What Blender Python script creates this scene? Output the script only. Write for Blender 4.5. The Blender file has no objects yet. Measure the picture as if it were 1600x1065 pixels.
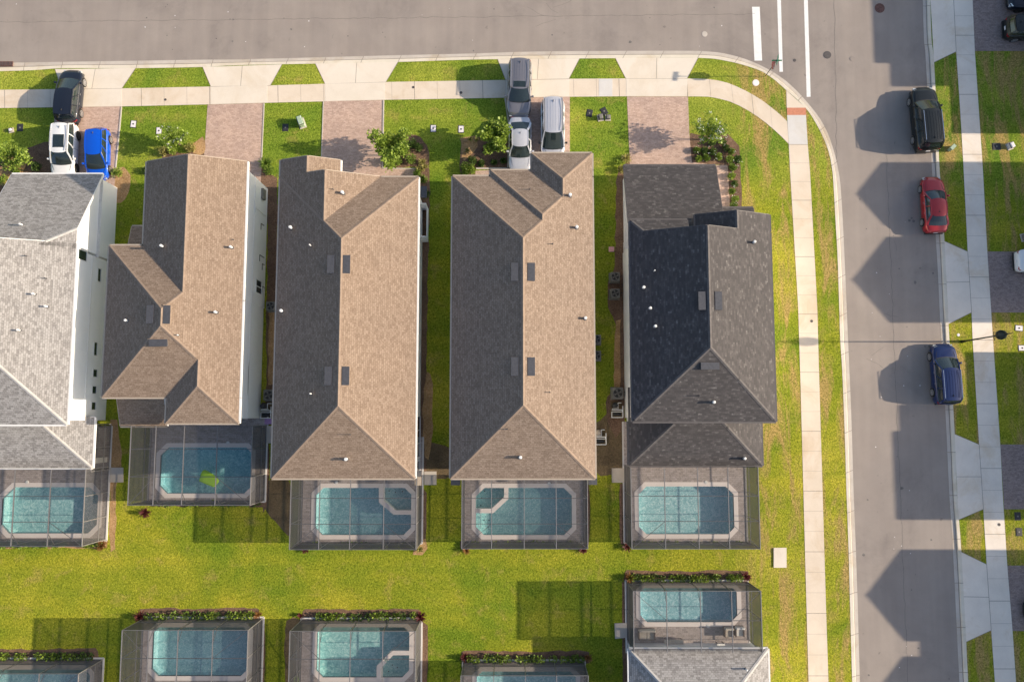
import bpy, bmesh, math, random
from mathutils import Vector, Matrix
R = math.radians
random.seed(7)
S = bpy.context.scene
COL = S.collection
# ------------------------------------------------------------------ camera, sky, sun, exposure
CAMZ, TILT, FPX = 64.0, 0.097, 1250.0
cam_d = bpy.data.cameras.new("camera")
cam_d.sensor_width = 36.0
cam_d.lens = 36.0 * FPX / 1600.0
cam_d.clip_start = 0.5
cam_d.clip_end = 3000
cam = bpy.data.objects.new("camera", cam_d)
COL.objects.link(cam)
cam.location = (0, 0, CAMZ)
cam.rotation_euler = (TILT, 0, 0)
S.camera = cam
SUN_EL = R(22.5)
world = bpy.data.worlds.new("World")
S.world = world
world.use_nodes = True
wt = world.node_tree
wt.nodes.clear()
wo = wt.nodes.new("ShaderNodeOutputWorld")
wb = wt.nodes.new("ShaderNodeBackground")
ws = wt.nodes.new("ShaderNodeTexSky")
ws.sky_type = 'NISHITA'
ws.sun_disc = False
ws.sun_elevation = SUN_EL
ws.sun_rotation = R(90)
ws.air_density = 1.0
ws.dust_density = 2.0
ws.ozone_density = 1.0
wb.inputs[1].default_value = 0.125
wt.links.new(ws.outputs[0], wb.inputs[0])
wt.links.new(wb.outputs[0], wo.inputs[0])
sun_d = bpy.data.lights.new("sun", 'SUN')
sun_d.energy = 4.6
sun_d.angle = R(0.7)
sun_d.color = (1.0, 0.855, 0.66)
sun = bpy.data.objects.new("sun", sun_d)
COL.objects.link(sun)
sun.rotation_euler = (0, R(90) - SUN_EL, 0)
sun.location = (60, 0, 60)
S.view_settings.view_transform = 'Standard'
S.view_settings.look = 'None'
S.view_settings.exposure = 0.66
S.view_settings.gamma = 1.0
S.cycles.transparent_max_bounces = 24
S.cycles.diffuse_bounces = 8
S.cycles.max_bounces = 14

# ------------------------------------------------------------------ pixel of the photo -> place in the world
CT, ST = math.cos(TILT), math.sin(TILT)
def G(px, py, z=0.0):
    u = (px - 800.0) / FPX
    v = -(py - 532.5) / FPX
    y = v * CT + ST
    zz = v * ST - CT
    k = (CAMZ - z) / -zz
    return (u * k, y * k)
def G3(px, py, z=0.0):
    x, y = G(px, py, z)
    return (x, y, z)

# ------------------------------------------------------------------ materials
def nt(name):
    m = bpy.data.materials.new(name)
    m.use_nodes = True
    t = m.node_tree
    t.nodes.clear()
    out = t.nodes.new("ShaderNodeOutputMaterial")
    b = t.nodes.new("ShaderNodeBsdfPrincipled")
    t.links.new(b.outputs[0], out.inputs[0])
    return m, t, b, out
def node(t, kind, **kw):
    n = t.nodes.new(kind)
    for k, v in kw.items():
        if k.startswith("i_"):
            n.inputs[k[2:].replace("_", " ")].default_value = v
        else:
            setattr(n, k, v)
    return n
def coords(t, kind="Object", scale=(1, 1, 1)):
    c = t.nodes.new("ShaderNodeTexCoord")
    mp = t.nodes.new("ShaderNodeMapping")
    mp.inputs["Scale"].default_value = scale
    t.links.new(c.outputs[kind], mp.inputs[0])
    return mp.outputs[0]
def noise(t, vec, scale, detail=3.0, rough=0.6, dist=0.0):
    n = node(t, "ShaderNodeTexNoise")
    n.inputs["Scale"].default_value = scale
    n.inputs["Detail"].default_value = detail
    n.inputs["Roughness"].default_value = rough
    n.inputs["Distortion"].default_value = dist
    t.links.new(vec, n.inputs["Vector"])
    return n.outputs["Fac"]
def ramp(t, fac, stops):
    r = t.nodes.new("ShaderNodeValToRGB")
    e = r.color_ramp.elements
    while len(e) < len(stops):
        e.new(0.5)
    for i, (p, c) in enumerate(stops):
        e[i].position = p
        e[i].color = (c[0], c[1], c[2], 1) if len(c) == 3 else c
    t.links.new(fac, r.inputs[0])
    return r.outputs[0]
def mixc(t, fac, a, b, blend='MIX'):
    n = t.nodes.new("ShaderNodeMix")
    n.data_type = 'RGBA'
    n.blend_type = blend
    for sock, v in ((n.inputs[0], fac), (n.inputs[6], a), (n.inputs[7], b)):
        if hasattr(v, "default_value") or hasattr(v, "is_linked"):
            t.links.new(v, sock)
        elif isinstance(v, (int, float)):
            sock.default_value = v
        else:
            sock.default_value = (v[0], v[1], v[2], 1)
    return n.outputs[2]
def bump(t, b, h, strength=0.3, dist=0.05):
    n = t.nodes.new("ShaderNodeBump")
    n.inputs["Strength"].default_value = strength
    n.inputs["Distance"].default_value = dist
    t.links.new(h, n.inputs["Height"])
    t.links.new(n.outputs[0], b.inputs["Normal"])
def plain(name, c, rough=0.6, metal=0.0, coat=0.0, var=0.10, vscale=6.0, spec=0.5):
    m, t, b, o = nt(name)
    v = coords(t)
    f = noise(t, v, vscale)
    lo = tuple(x * (1 - var) for x in c)
    hi = tuple(min(1, x * (1 + var)) for x in c)
    t.links.new(ramp(t, f, [(0.3, lo), (0.7, hi)]), b.inputs["Base Color"])
    b.inputs["Roughness"].default_value = rough
    b.inputs["Metallic"].default_value = metal
    b.inputs["Specular IOR Level"].default_value = spec
    if coat:
        b.inputs["Coat Weight"].default_value = coat
        b.inputs["Coat Roughness"].default_value = 0.05
    return m
M = {}
def m_grass(name, cA, cB, cC, cD):
    m, t, b, o = nt(name)
    v = coords(t)
    fine = noise(t, v, 8.0, 3, 0.7, 0.8)
    vb = coords(t, scale=(1.0, 0.5, 1))
    blade = noise(t, vb, 14.0, 3, 0.75, 1.2)
    mid = noise(t, v, 0.7, 5, 0.65, 0.4)
    big = noise(t, v, 0.11, 4, 0.55, 0.6)
    base = ramp(t, big, [(0.36, cA), (0.52, cB), (0.68, cC)])
    sep = t.nodes.new("ShaderNodeSeparateXYZ"); t.links.new(v, sep.inputs[0])
    # the irrigated front yards and verges grow a fresher green than the back lawn
    fm = t.nodes.new("ShaderNodeMapRange"); fm.inputs["From Min"].default_value = 17.0; fm.inputs["From Max"].default_value = 21.0
    t.links.new(sep.outputs["Y"], fm.inputs[0])
    base = mixc(t, fm.outputs[0], base, mixc(t, 1.0, base, (0.80, 0.96, 1.25), 'MULTIPLY'))
    # mower passes: bands along the back lawn
    vs = coords(t, scale=(0.02, 0.75, 1))
    stripe = noise(t, vs, 1.0, 1, 0.4)
    base = mixc(t, 1.0, base, ramp(t, stripe, [(0.35, (0.88, 0.93, 0.86)), (0.5, (1.0, 1.0, 1.0)), (0.65, (1.12, 1.06, 1.05))]), 'MULTIPLY')
    # thin, dry wear in streaks beside the pavements of the side street
    vw = coords(t, scale=(0.75, 0.16, 1))
    wear = noise(t, vw, 1.0, 5, 0.7, 0.5)
    wm = t.nodes.new("ShaderNodeMapRange"); wm.inputs["From Min"].default_value = 17.0; wm.inputs["From Max"].default_value = 20.0
    t.links.new(sep.outputs["X"], wm.inputs[0])
    wr = ramp(t, wear, [(0.48, (0, 0, 0)), (0.60, (1, 1, 1))])
    m1 = t.nodes.new("ShaderNodeMath"); m1.operation = 'MULTIPLY'
    t.links.new(wr, m1.inputs[0]); t.links.new(wm.outputs[0], m1.inputs[1])
    patch = ramp(t, mid, [(0.54, (0, 0, 0)), (0.74, (1, 1, 1))])
    n1 = t.nodes.new("ShaderNodeMath"); n1.operation = 'MULTIPLY'
    t.links.new(patch, n1.inputs[0]); n1.inputs[1].default_value = 0.6
    mxx = t.nodes.new("ShaderNodeMath"); mxx.operation = 'MAXIMUM'
    t.links.new(n1.outputs[0], mxx.inputs[0]); t.links.new(m1.outputs[0], mxx.inputs[1])
    base = mixc(t, mxx.outputs[0], base, cD)
    sp = ramp(t, fine, [(0.36, (0.54, 0.60, 0.52)), (0.5, (1, 1, 1)), (0.66, (1.46, 1.36, 1.6))])
    base = mixc(t, 1.0, base, sp, 'MULTIPLY')
    sp2 = ramp(t, blade, [(0.38, (0.62, 0.68, 0.58)), (0.52, (1, 1, 1)), (0.66, (1.32, 1.28, 1.3))])
    base = mixc(t, 1.0, base, sp2, 'MULTIPLY')
    t.links.new(base, b.inputs["Base Color"])
    b.inputs["Roughness"].default_value = 0.95
    b.inputs["Specular IOR Level"].default_value = 0.1
    bump(t, b, blade, 0.6, 0.10)
    return m
M['grass'] = m_grass("lawn grass", (0.160, 0.228, 0.018), (0.268, 0.290, 0.024), (0.385, 0.362, 0.038), (0.38, 0.275, 0.09))
M['verge'] = M['grass']
def m_asphalt():
    m, t, b, o = nt("asphalt")
    v = coords(t)
    a = noise(t, v, 40.0, 2, 0.7)
    c = noise(t, v, 0.35, 5, 0.6)
    vs = coords(t, scale=(0.9, 0.05, 1))
    s = noise(t, vs, 1.4, 3, 0.5)
    base = ramp(t, c, [(0.3, (0.275, 0.236, 0.210)), (0.7, (0.315, 0.272, 0.242))])
    base = mixc(t, 0.8, base, ramp(t, a, [(0.3, (0.82, 0.82, 0.84)), (0.7, (1.16, 1.15, 1.14))]), 'MULTIPLY')
    base = mixc(t, 0.8, base, ramp(t, s, [(0.35, (0.93, 0.93, 0.94)), (0.65, (1.05, 1.05, 1.04))]), 'MULTIPLY')
    st = noise(t, v, 0.12, 6, 0.75, 0.3)
    base = mixc(t, 0.9, base, ramp(t, st, [(0.36, (0.86, 0.86, 0.87)), (0.46, (1, 1, 1)), (0.62, (1.07, 1.06, 1.05))]), 'MULTIPLY')
    sp = noise(t, v, 1.7, 2, 0.5)
    base = mixc(t, 0.7, base, ramp(t, sp, [(0.22, (0.6, 0.6, 0.62)), (0.27, (1, 1, 1))]), 'MULTIPLY')
    t.links.new(base, b.inputs["Base Color"])
    b.inputs["Roughness"].default_value = 0.9
    bump(t, b, a, 0.25, 0.01)
    return m
M['asphalt'] = m_asphalt()
def m_concrete(name, c1, c2, stain=(0.80, 0.70, 0.55), amt=0.5):
    m, t, b, o = nt(name)
    v = coords(t)
    f = noise(t, v, 0.5, 5, 0.65)
    g = noise(t, v, 22, 3, 0.6)
    st = noise(t, v, 0.28, 6, 0.7, 0.8)
    base = ramp(t, f, [(0.3, c1), (0.7, c2)])
    base = mixc(t, 0.6, base, ramp(t, g, [(0.3, (0.93, 0.93, 0.93)), (0.7, (1.05, 1.05, 1.05))]), 'MULTIPLY')
    base = mixc(t, amt, base, ramp(t, st, [(0.5, (1, 1, 1)), (0.72, stain)]), 'MULTIPLY')
    t.links.new(base, b.inputs["Base Color"])
    b.inputs["Roughness"].default_value = 0.85
    bump(t, b, g, 0.15, 0.01)
    return m
M['walk'] = m_concrete("sidewalk concrete", (0.66, 0.555, 0.44), (0.74, 0.635, 0.52), amt=0.7)
M['walk_new'] = m_concrete("fresh grey concrete", (0.60, 0.575, 0.55), (0.68, 0.655, 0.63), amt=0.3)
M['walk_east'] = m_concrete("weathered grey concrete", (0.74, 0.655, 0.565), (0.86, 0.77, 0.67), amt=0.7)
M['apron'] = m_concrete("apron concrete", (0.69, 0.61, 0.51), (0.76, 0.68, 0.58), amt=0.4)
M['kerb'] = m_concrete("kerb concrete", (0.64, 0.57, 0.46), (0.74, 0.67, 0.56), amt=0.8)
M['gutter'] = m_concrete("gutter concrete", (0.46, 0.41, 0.36), (0.58, 0.52, 0.46), amt=0.8)
M['joint'] = plain("joint", (0.26, 0.21, 0.17), 0.9)
M['pad'] = plain("tactile", (0.55, 0.22, 0.13), 0.8)
M['paint'] = plain("road paint", (0.80, 0.79, 0.77), 0.6, var=0.06, vscale=3)
M['iron'] = plain("iron", (0.10, 0.09, 0.09), 0.7, 0.3)
M['rust'] = plain("rusty iron", (0.14, 0.07, 0.06), 0.8, 0.2, var=0.4)
def m_paver(name, cols, mortar, bw=0.24, bh=0.12, rot=0.0, amt=1.0):
    m, t, b, o = nt(name)
    c = t.nodes.new("ShaderNodeTexCoord")
    mp = t.nodes.new("ShaderNodeMapping")
    mp.inputs["Rotation"].default_value = (0, 0, rot)
    t.links.new(c.outputs["Object"], mp.inputs[0])
    v = mp.outputs[0]
    br = t.nodes.new("ShaderNodeTexBrick")
    br.inputs["Scale"].default_value = 1.0
    br.inputs["Brick Width"].default_value = bw
    br.inputs["Row Height"].default_value = bh
    br.inputs["Mortar Size"].default_value = 0.006
    br.inputs["Mortar Smooth"].default_value = 0.3
    br.inputs["Color1"].default_value = (0, 0, 0, 1)
    br.inputs["Color2"].default_value = (1, 1, 1, 1)
    br.inputs["Mortar"].default_value = (0.5, 0.5, 0.5, 1)
    t.links.new(v, br.inputs["Vector"])
    wn = noise(t, v, 9.0, 2, 0.6)
    s = t.nodes.new("ShaderNodeMath"); s.operation = 'ADD'
    h = t.nodes.new("ShaderNodeMath"); h.operation = 'MULTIPLY'
    t.links.new(br.outputs["Color"], h.inputs[0]); h.inputs[1].default_value = 0.4
    t.links.new(h.outputs[0], s.inputs[0]); t.links.new(wn, s.inputs[1])
    base = ramp(t, s.outputs[0], [(0.35, cols[0]), (0.65, cols[1]), (1.0, cols[2])])
    base = mixc(t, br.outputs["Fac"], base, mortar)
    big = noise(t, v, 0.5, 4, 0.6)
    base = mixc(t, amt, base, ramp(t, big, [(0.35, (0.90, 0.90, 0.92)), (0.7, (1.06, 1.05, 1.04))]), 'MULTIPLY')
    t.links.new(base, b.inputs["Base Color"])
    b.inputs["Roughness"].default_value = 0.85
    bump(t, b, br.outputs["Fac"], -0.3, 0.01)
    return m
M['paver'] = m_paver("red tan driveway pavers", ((0.37, 0.255, 0.205), (0.49, 0.345, 0.275), (0.60, 0.44, 0.36)), (0.38, 0.275, 0.22))
M['paver_e'] = m_paver("brown driveway pavers", ((0.20, 0.15, 0.13), (0.29, 0.22, 0.20), (0.36, 0.28, 0.26)), (0.2, 0.15, 0.13))
M['deck'] = m_paver("pool deck pavers", ((0.29, 0.245, 0.225), (0.42, 0.36, 0.335), (0.52, 0.455, 0.43)), (0.26, 0.225, 0.21), 0.3, 0.15)
M['coping'] = m_concrete("pool coping", (0.84, 0.75, 0.71), (0.90, 0.82, 0.78), amt=0.2)
def m_shingle(name, cols, rot=0.0, spread=0.32):
    m, t, b, o = nt(name)
    c = t.nodes.new("ShaderNodeTexCoord")
    v = c.outputs["UV"]
    br = t.nodes.new("ShaderNodeTexBrick")
    br.offset = 0.37
    br.inputs["Scale"].default_value = 1.0
    br.inputs["Brick Width"].default_value = 0.26
    br.inputs["Row Height"].default_value = 0.145
    br.inputs["Mortar Size"].default_value = 0.007
    br.inputs["Mortar Smooth"].default_value = 0.2
    br.inputs["Color1"].default_value = (0, 0, 0, 1)
    br.inputs["Color2"].default_value = (1, 1, 1, 1)
    br.inputs["Mortar"].default_value = (0.3, 0.3, 0.3, 1)
    t.links.new(v, br.inputs["Vector"])
    w = noise(t, v, 9.0, 2, 0.6)
    h = t.nodes.new("ShaderNodeMath"); h.operation = 'MULTIPLY_ADD'
    t.links.new(br.outputs["Color"], h.inputs[0]); h.inputs[1].default_value = spread
    t.links.new(w, h.inputs[2])
    base = ramp(t, h.outputs[0], [(0.35, cols[0]), (0.62, cols[1]), (0.92, cols[2])] if spread < .5 else [(0.30, cols[0]), (0.75, cols[1]), (1.15, cols[2])])
    base = mixc(t, br.outputs["Fac"], base, tuple(x * 0.8 for x in cols[0]))
    big = noise(t, v, 0.35, 4, 0.6)
    base = mixc(t, 1.0, base, ramp(t, big, [(0.3, (0.95, 0.95, 0.955)), (0.7, (1.04, 1.035, 1.03))]), 'MULTIPLY')
    t.links.new(base, b.inputs["Base Color"])
    b.inputs["Roughness"].default_value = 0.9
    b.inputs["Specular IOR Level"].default_value = 0.25
    bump(t, b, h.outputs[0], 0.35, 0.015)
    return m
M['sh_brown'] = m_shingle("brown shingles", ((0.178, 0.127, 0.094), (0.250, 0.184, 0.138), (0.32, 0.244, 0.188)))
M['sh_brown2'] = m_shingle("weathered brown shingles", ((0.165, 0.122, 0.093), (0.240, 0.180, 0.140), (0.31, 0.241, 0.191)))
def m_charcoal():
    m, t, b, o = nt("charcoal shingles")
    c = t.nodes.new("ShaderNodeTexCoord")
    v = c.outputs["UV"]
    br = t.nodes.new("ShaderNodeTexBrick")
    for k, x in (("Scale", 1.0), ("Brick Width", 0.30), ("Row Height", 0.145), ("Mortar Size", 0.006)):
        br.inputs[k].default_value = x
    br.inputs["Color1"].default_value = (0, 0, 0, 1); br.inputs["Color2"].default_value = (1, 1, 1, 1)
    br.inputs["Mortar"].default_value = (0.2, 0.2, 0.2, 1)
    t.links.new(v, br.inputs["Vector"])
    w = noise(t, v, 4.0, 2, 0.6)
    mu = t.nodes.new("ShaderNodeMath"); mu.operation = 'MULTIPLY'
    t.links.new(br.outputs["Color"], mu.inputs[0]); t.links.new(w, mu.inputs[1])
    base = ramp(t, mu.outputs[0], [(0.10, (0.050, 0.045, 0.047)), (0.40, (0.074, 0.067, 0.068)), (0.54, (0.105, 0.096, 0.096)), (0.68, (0.165, 0.155, 0.152))])
    base = mixc(t, br.outputs["Fac"], base, (0.05, 0.045, 0.048))
    t.links.new(base, b.inputs["Base Color"])
    b.inputs["Roughness"].default_value = 0.85
    bump(t, b, mu.outputs[0], 0.3, 0.012)
    return m
M['sh_black'] = m_charcoal()
M['sh_grey'] = m_shingle("pale grey shingles", ((0.17, 0.16, 0.155), (0.30, 0.285, 0.275), (0.37, 0.355, 0.345)), spread=0.6)
M['cap_brown'] = plain("brown ridge cap", (0.27, 0.20, 0.152), 0.9, var=0.15, vscale=3)
M['cap_black'] = plain("charcoal ridge cap", (0.11, 0.10, 0.10), 0.9, var=0.2, vscale=3)
M['cap_grey'] = plain("grey ridge cap", (0.46, 0.44, 0.42), 0.9, var=0.15, vscale=3)
M['wall'] = plain("white stucco", (0.86, 0.855, 0.84), 0.85, var=0.02, vscale=1.2)
M['wall_w'] = plain("bright white stucco", (0.88, 0.88, 0.87), 0.85, var=0.02, vscale=1.2)
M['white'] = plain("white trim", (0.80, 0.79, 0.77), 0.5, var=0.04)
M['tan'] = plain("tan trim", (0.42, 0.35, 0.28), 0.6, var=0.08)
M['dkfascia'] = plain("dark fascia", (0.10, 0.09, 0.09), 0.6)
M['glass'] = plain("window glass", (0.02, 0.035, 0.035), 0.06, 0.0, var=0.05, spec=0.8)
M['vent'] = plain("roof vent metal", (0.10, 0.10, 0.11), 0.45, 0.3, var=0.15)
M['ventdark'] = plain("vent louvre", (0.02, 0.02, 0.025), 0.7)  # near-black downslope face of the roof vents
M['pipe'] = plain("white pipe", (0.75, 0.75, 0.74), 0.5)
M['pvc'] = plain("white pvc", (0.82, 0.81, 0.78), 0.4)
M['mulch'] = None
def m_mulch(name, a, bb, c):
    m, t, b, o = nt(name)
    v = coords(t)
    f = noise(t, v, 9.0, 5, 0.8, 0.8)
    g = noise(t, v, 0.8, 3, 0.6)
    base = ramp(t, f, [(0.3, a), (0.5, bb), (0.72, c)])
    base = mixc(t, 0.9, base, ramp(t, g, [(0.35, (0.75, 0.72, 0.7)), (0.65, (1.2, 1.15, 1.1))]), 'MULTIPLY')
    t.links.new(base, b.inputs["Base Color"])
    b.inputs["Roughness"].default_value = 1.0
    bump(t, b, f, 0.9, 0.06)
    return m
M['mulch'] = m_mulch("brown mulch", (0.07, 0.04, 0.028), (0.17, 0.105, 0.07), (0.32, 0.21, 0.14))
M['straw'] = m_mulch("tan pine straw", (0.20, 0.11, 0.05), (0.42, 0.26, 0.12), (0.62, 0.45, 0.27))
M['soil'] = m_mulch("worn soil", (0.07, 0.055, 0.03), (0.15, 0.11, 0.06), (0.24, 0.17, 0.10))
def m_leaf(name, a, c, trans=0.35):
    m, t, b, o = nt(name)
    v = coords(t)
    f = noise(t, v, 3.0, 3, 0.7)
    t.links.new(ramp(t, f, [(0.35, a), (0.65, c)]), b.inputs["Base Color"])
    b.inputs["Roughness"].default_value = 0.55
    tr = t.nodes.new("ShaderNodeBsdfTranslucent")
    t.links.new(ramp(t, f, [(0.35, a), (0.65, c)]), tr.inputs[0])
    mx = t.nodes.new("ShaderNodeMixShader")
    mx.inputs[0].default_value = trans
    t.links.new(b.outputs[0], mx.inputs[1]); t.links.new(tr.outputs[0], mx.inputs[2])
    t.links.new(mx.outputs[0], o.inputs[0])
    return m
M['leaf'] = m_leaf("green leaves", (0.10, 0.17, 0.02), (0.24, 0.34, 0.05))
M['leaf_l'] = m_leaf("lime leaves", (0.16, 0.25, 0.03), (0.34, 0.44, 0.07))
M['leaf_d'] = m_leaf("dark leaves", (0.05, 0.10, 0.02), (0.13, 0.20, 0.04))
M['leaf_y'] = m_leaf("tan grass leaves", (0.25, 0.24, 0.06), (0.45, 0.40, 0.14))
M['leaf_r'] = m_leaf("red leaves", (0.07, 0.018, 0.022), (0.22, 0.05, 0.05))
M['leaf_o'] = m_leaf("orange leaves", (0.20, 0.07, 0.03), (0.42, 0.24, 0.07))
M['bloom'] = plain("white blooms", (0.8, 0.8, 0.75), 0.6)
M['bark'] = plain("bark", (0.22, 0.17, 0.12), 0.9, var=0.3)
M['frame'] = plain("cage aluminium", (0.24, 0.23, 0.23), 0.45, 0.3, var=0.08)
def m_screen():
    m, t, b, o = nt("insect screen")
    b.inputs["Base Color"].default_value = (0.070, 0.068, 0.070, 1)
    b.inputs["Roughness"].default_value = 0.7
    tr = t.nodes.new("ShaderNodeBsdfTransparent")
    lw = t.nodes.new("ShaderNodeLayerWeight"); lw.inputs[0].default_value = 0.5
    ma = t.nodes.new("ShaderNodeMapRange")
    ma.inputs["From Min"].default_value = 0.0; ma.inputs["From Max"].default_value = 1.0
    ma.inputs["To Min"].default_value = 0.28; ma.inputs["To Max"].default_value = 1.0
    pw = t.nodes.new("ShaderNodeMath"); pw.operation = 'POWER'; pw.inputs[1].default_value = 1.5
    t.links.new(lw.outputs["Facing"], pw.inputs[0]); t.links.new(pw.outputs[0], ma.inputs[0])
    mx = t.nodes.new("ShaderNodeMixShader")
    t.links.new(ma.outputs[0], mx.inputs[0])
    t.links.new(tr.outputs[0], mx.inputs[1]); t.links.new(b.outputs[0], mx.inputs[2])
    t.links.new(mx.outputs[0], o.inputs[0])
    return m
M['screen'] = m_screen()
def m_water():
    m, t, b, o = nt("pool water")
    v = coords(t)
    f = noise(t, v, 3.2, 3, 0.6, 1.2)
    bp = t.nodes.new("ShaderNodeBump"); bp.inputs["Strength"].default_value = 0.35; bp.inputs["Distance"].default_value = 0.06
    t.links.new(f, bp.inputs["Height"])
    gl = t.nodes.new("ShaderNodeBsdfGlossy"); gl.inputs["Roughness"].default_value = 0.05
    t.links.new(bp.outputs[0], gl.inputs["Normal"])
    tr = t.nodes.new("ShaderNodeBsdfTransparent")
    tr.inputs[0].default_value = (0.84, 0.96, 0.97, 1)
    lw = t.nodes.new("ShaderNodeLayerWeight"); lw.inputs[0].default_value = 0.5
    t.links.new(bp.outputs[0], lw.inputs["Normal"])
    pw = t.nodes.new("ShaderNodeMath"); pw.operation = 'POWER'; pw.inputs[1].default_value = 4.0
    t.links.new(lw.outputs["Facing"], pw.inputs[0])
    fr = t.nodes.new("ShaderNodeMath"); fr.operation = 'MULTIPLY_ADD'; fr.inputs[1].default_value = 0.6; fr.inputs[2].default_value = 0.03
    t.links.new(pw.outputs[0], fr.inputs[0])
    mx = t.nodes.new("ShaderNodeMixShader")
    t.links.new(fr.outputs[0], mx.inputs[0]); t.links.new(tr.outputs[0], mx.inputs[1]); t.links.new(gl.outputs[0], mx.inputs[2])
    t.links.new(mx.outputs[0], o.inputs[0])
    return m
M['water'] = m_water()
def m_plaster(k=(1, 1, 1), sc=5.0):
    m, t, b, o = nt("pool plaster with painted caustics")
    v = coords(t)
    f = noise(t, v, sc, 3, 0.65, 1.6)  # mottling paints the light ripples of the water into the basin colour
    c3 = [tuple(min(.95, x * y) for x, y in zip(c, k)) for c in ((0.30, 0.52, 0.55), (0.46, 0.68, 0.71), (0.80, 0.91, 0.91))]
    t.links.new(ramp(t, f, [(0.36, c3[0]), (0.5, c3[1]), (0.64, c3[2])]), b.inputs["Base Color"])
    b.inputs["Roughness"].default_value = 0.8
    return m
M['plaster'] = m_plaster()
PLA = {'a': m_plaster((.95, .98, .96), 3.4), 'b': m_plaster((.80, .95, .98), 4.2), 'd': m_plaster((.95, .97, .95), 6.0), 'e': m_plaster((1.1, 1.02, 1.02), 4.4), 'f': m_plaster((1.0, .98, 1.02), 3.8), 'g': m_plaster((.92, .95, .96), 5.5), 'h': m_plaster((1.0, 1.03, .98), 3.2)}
M['tile'] = plain("waterline tile", (0.10, 0.22, 0.26), 0.3)
def m_carpaint(name, c, metal=0.3):
    dark = sum(c) < .12
    return plain(name, c, 0.3, 0.0 if dark else metal, coat=.55 if dark else 1.0, var=0.03, spec=.3 if dark else .5)
M['tyre'] = plain("tyre rubber", (0.02, 0.02, 0.02), 0.8)
M['rim'] = plain("alloy rim", (0.62, 0.62, 0.63), 0.3, 0.8)
M['rimd'] = plain("dark rim", (0.08, 0.08, 0.08), 0.4, 0.6)
M['cglass'] = plain("car glass", (0.020, 0.030, 0.032), 0.05, 0.0, var=0.05, spec=1.0)
M['black'] = plain("black plastic", (0.02, 0.02, 0.02), 0.5)
M['chrome'] = plain("chrome", (0.75, 0.75, 0.76), 0.15, 1.0)
M['lens'] = plain("headlight lens", (0.55, 0.58, 0.6), 0.1, 0.3)
M['redlens'] = plain("red lens", (0.30, 0.012, 0.02), 0.25)
M['ac'] = plain("condenser grey", (0.20, 0.19, 0.17), 0.6, 0.1)
M['acg'] = plain("condenser grille", (0.06, 0.06, 0.06), 0.5, 0.4)
M['green_box'] = plain("pale green box", (0.36, 0.46, 0.34), 0.5)
M['green_sign'] = plain("street sign green", (0.02, 0.22, 0.12), 0.4)
M['post'] = plain("sign post", (0.08, 0.07, 0.07), 0.5, 0.4)
M['sign_red'] = plain("stop sign red", (0.5, 0.02, 0.02), 0.4)
M['lamp'] = plain("lamp dark metal", (0.012, 0.02, 0.02), 0.4, 0.4)
M['lid'] = plain("white box lid", (0.78, 0.74, 0.74), 0.6)
M['lidk'] = plain("dark box lid", (0.03, 0.03, 0.035), 0.6)
M['float'] = plain("lime float", (0.50, 0.86, 0.03), 0.35, var=0.05)
M['sofa'] = plain("beige cushion", (0.55, 0.49, 0.42), 0.9)
M['wood'] = plain("brown wicker", (0.14, 0.10, 0.08), 0.8)
M['soffit'] = plain("soffit", (0.6, 0.59, 0.57), 0.8)
M['pinkbox'] = plain("pink box", (0.62, 0.32, 0.33), 0.7)

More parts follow.
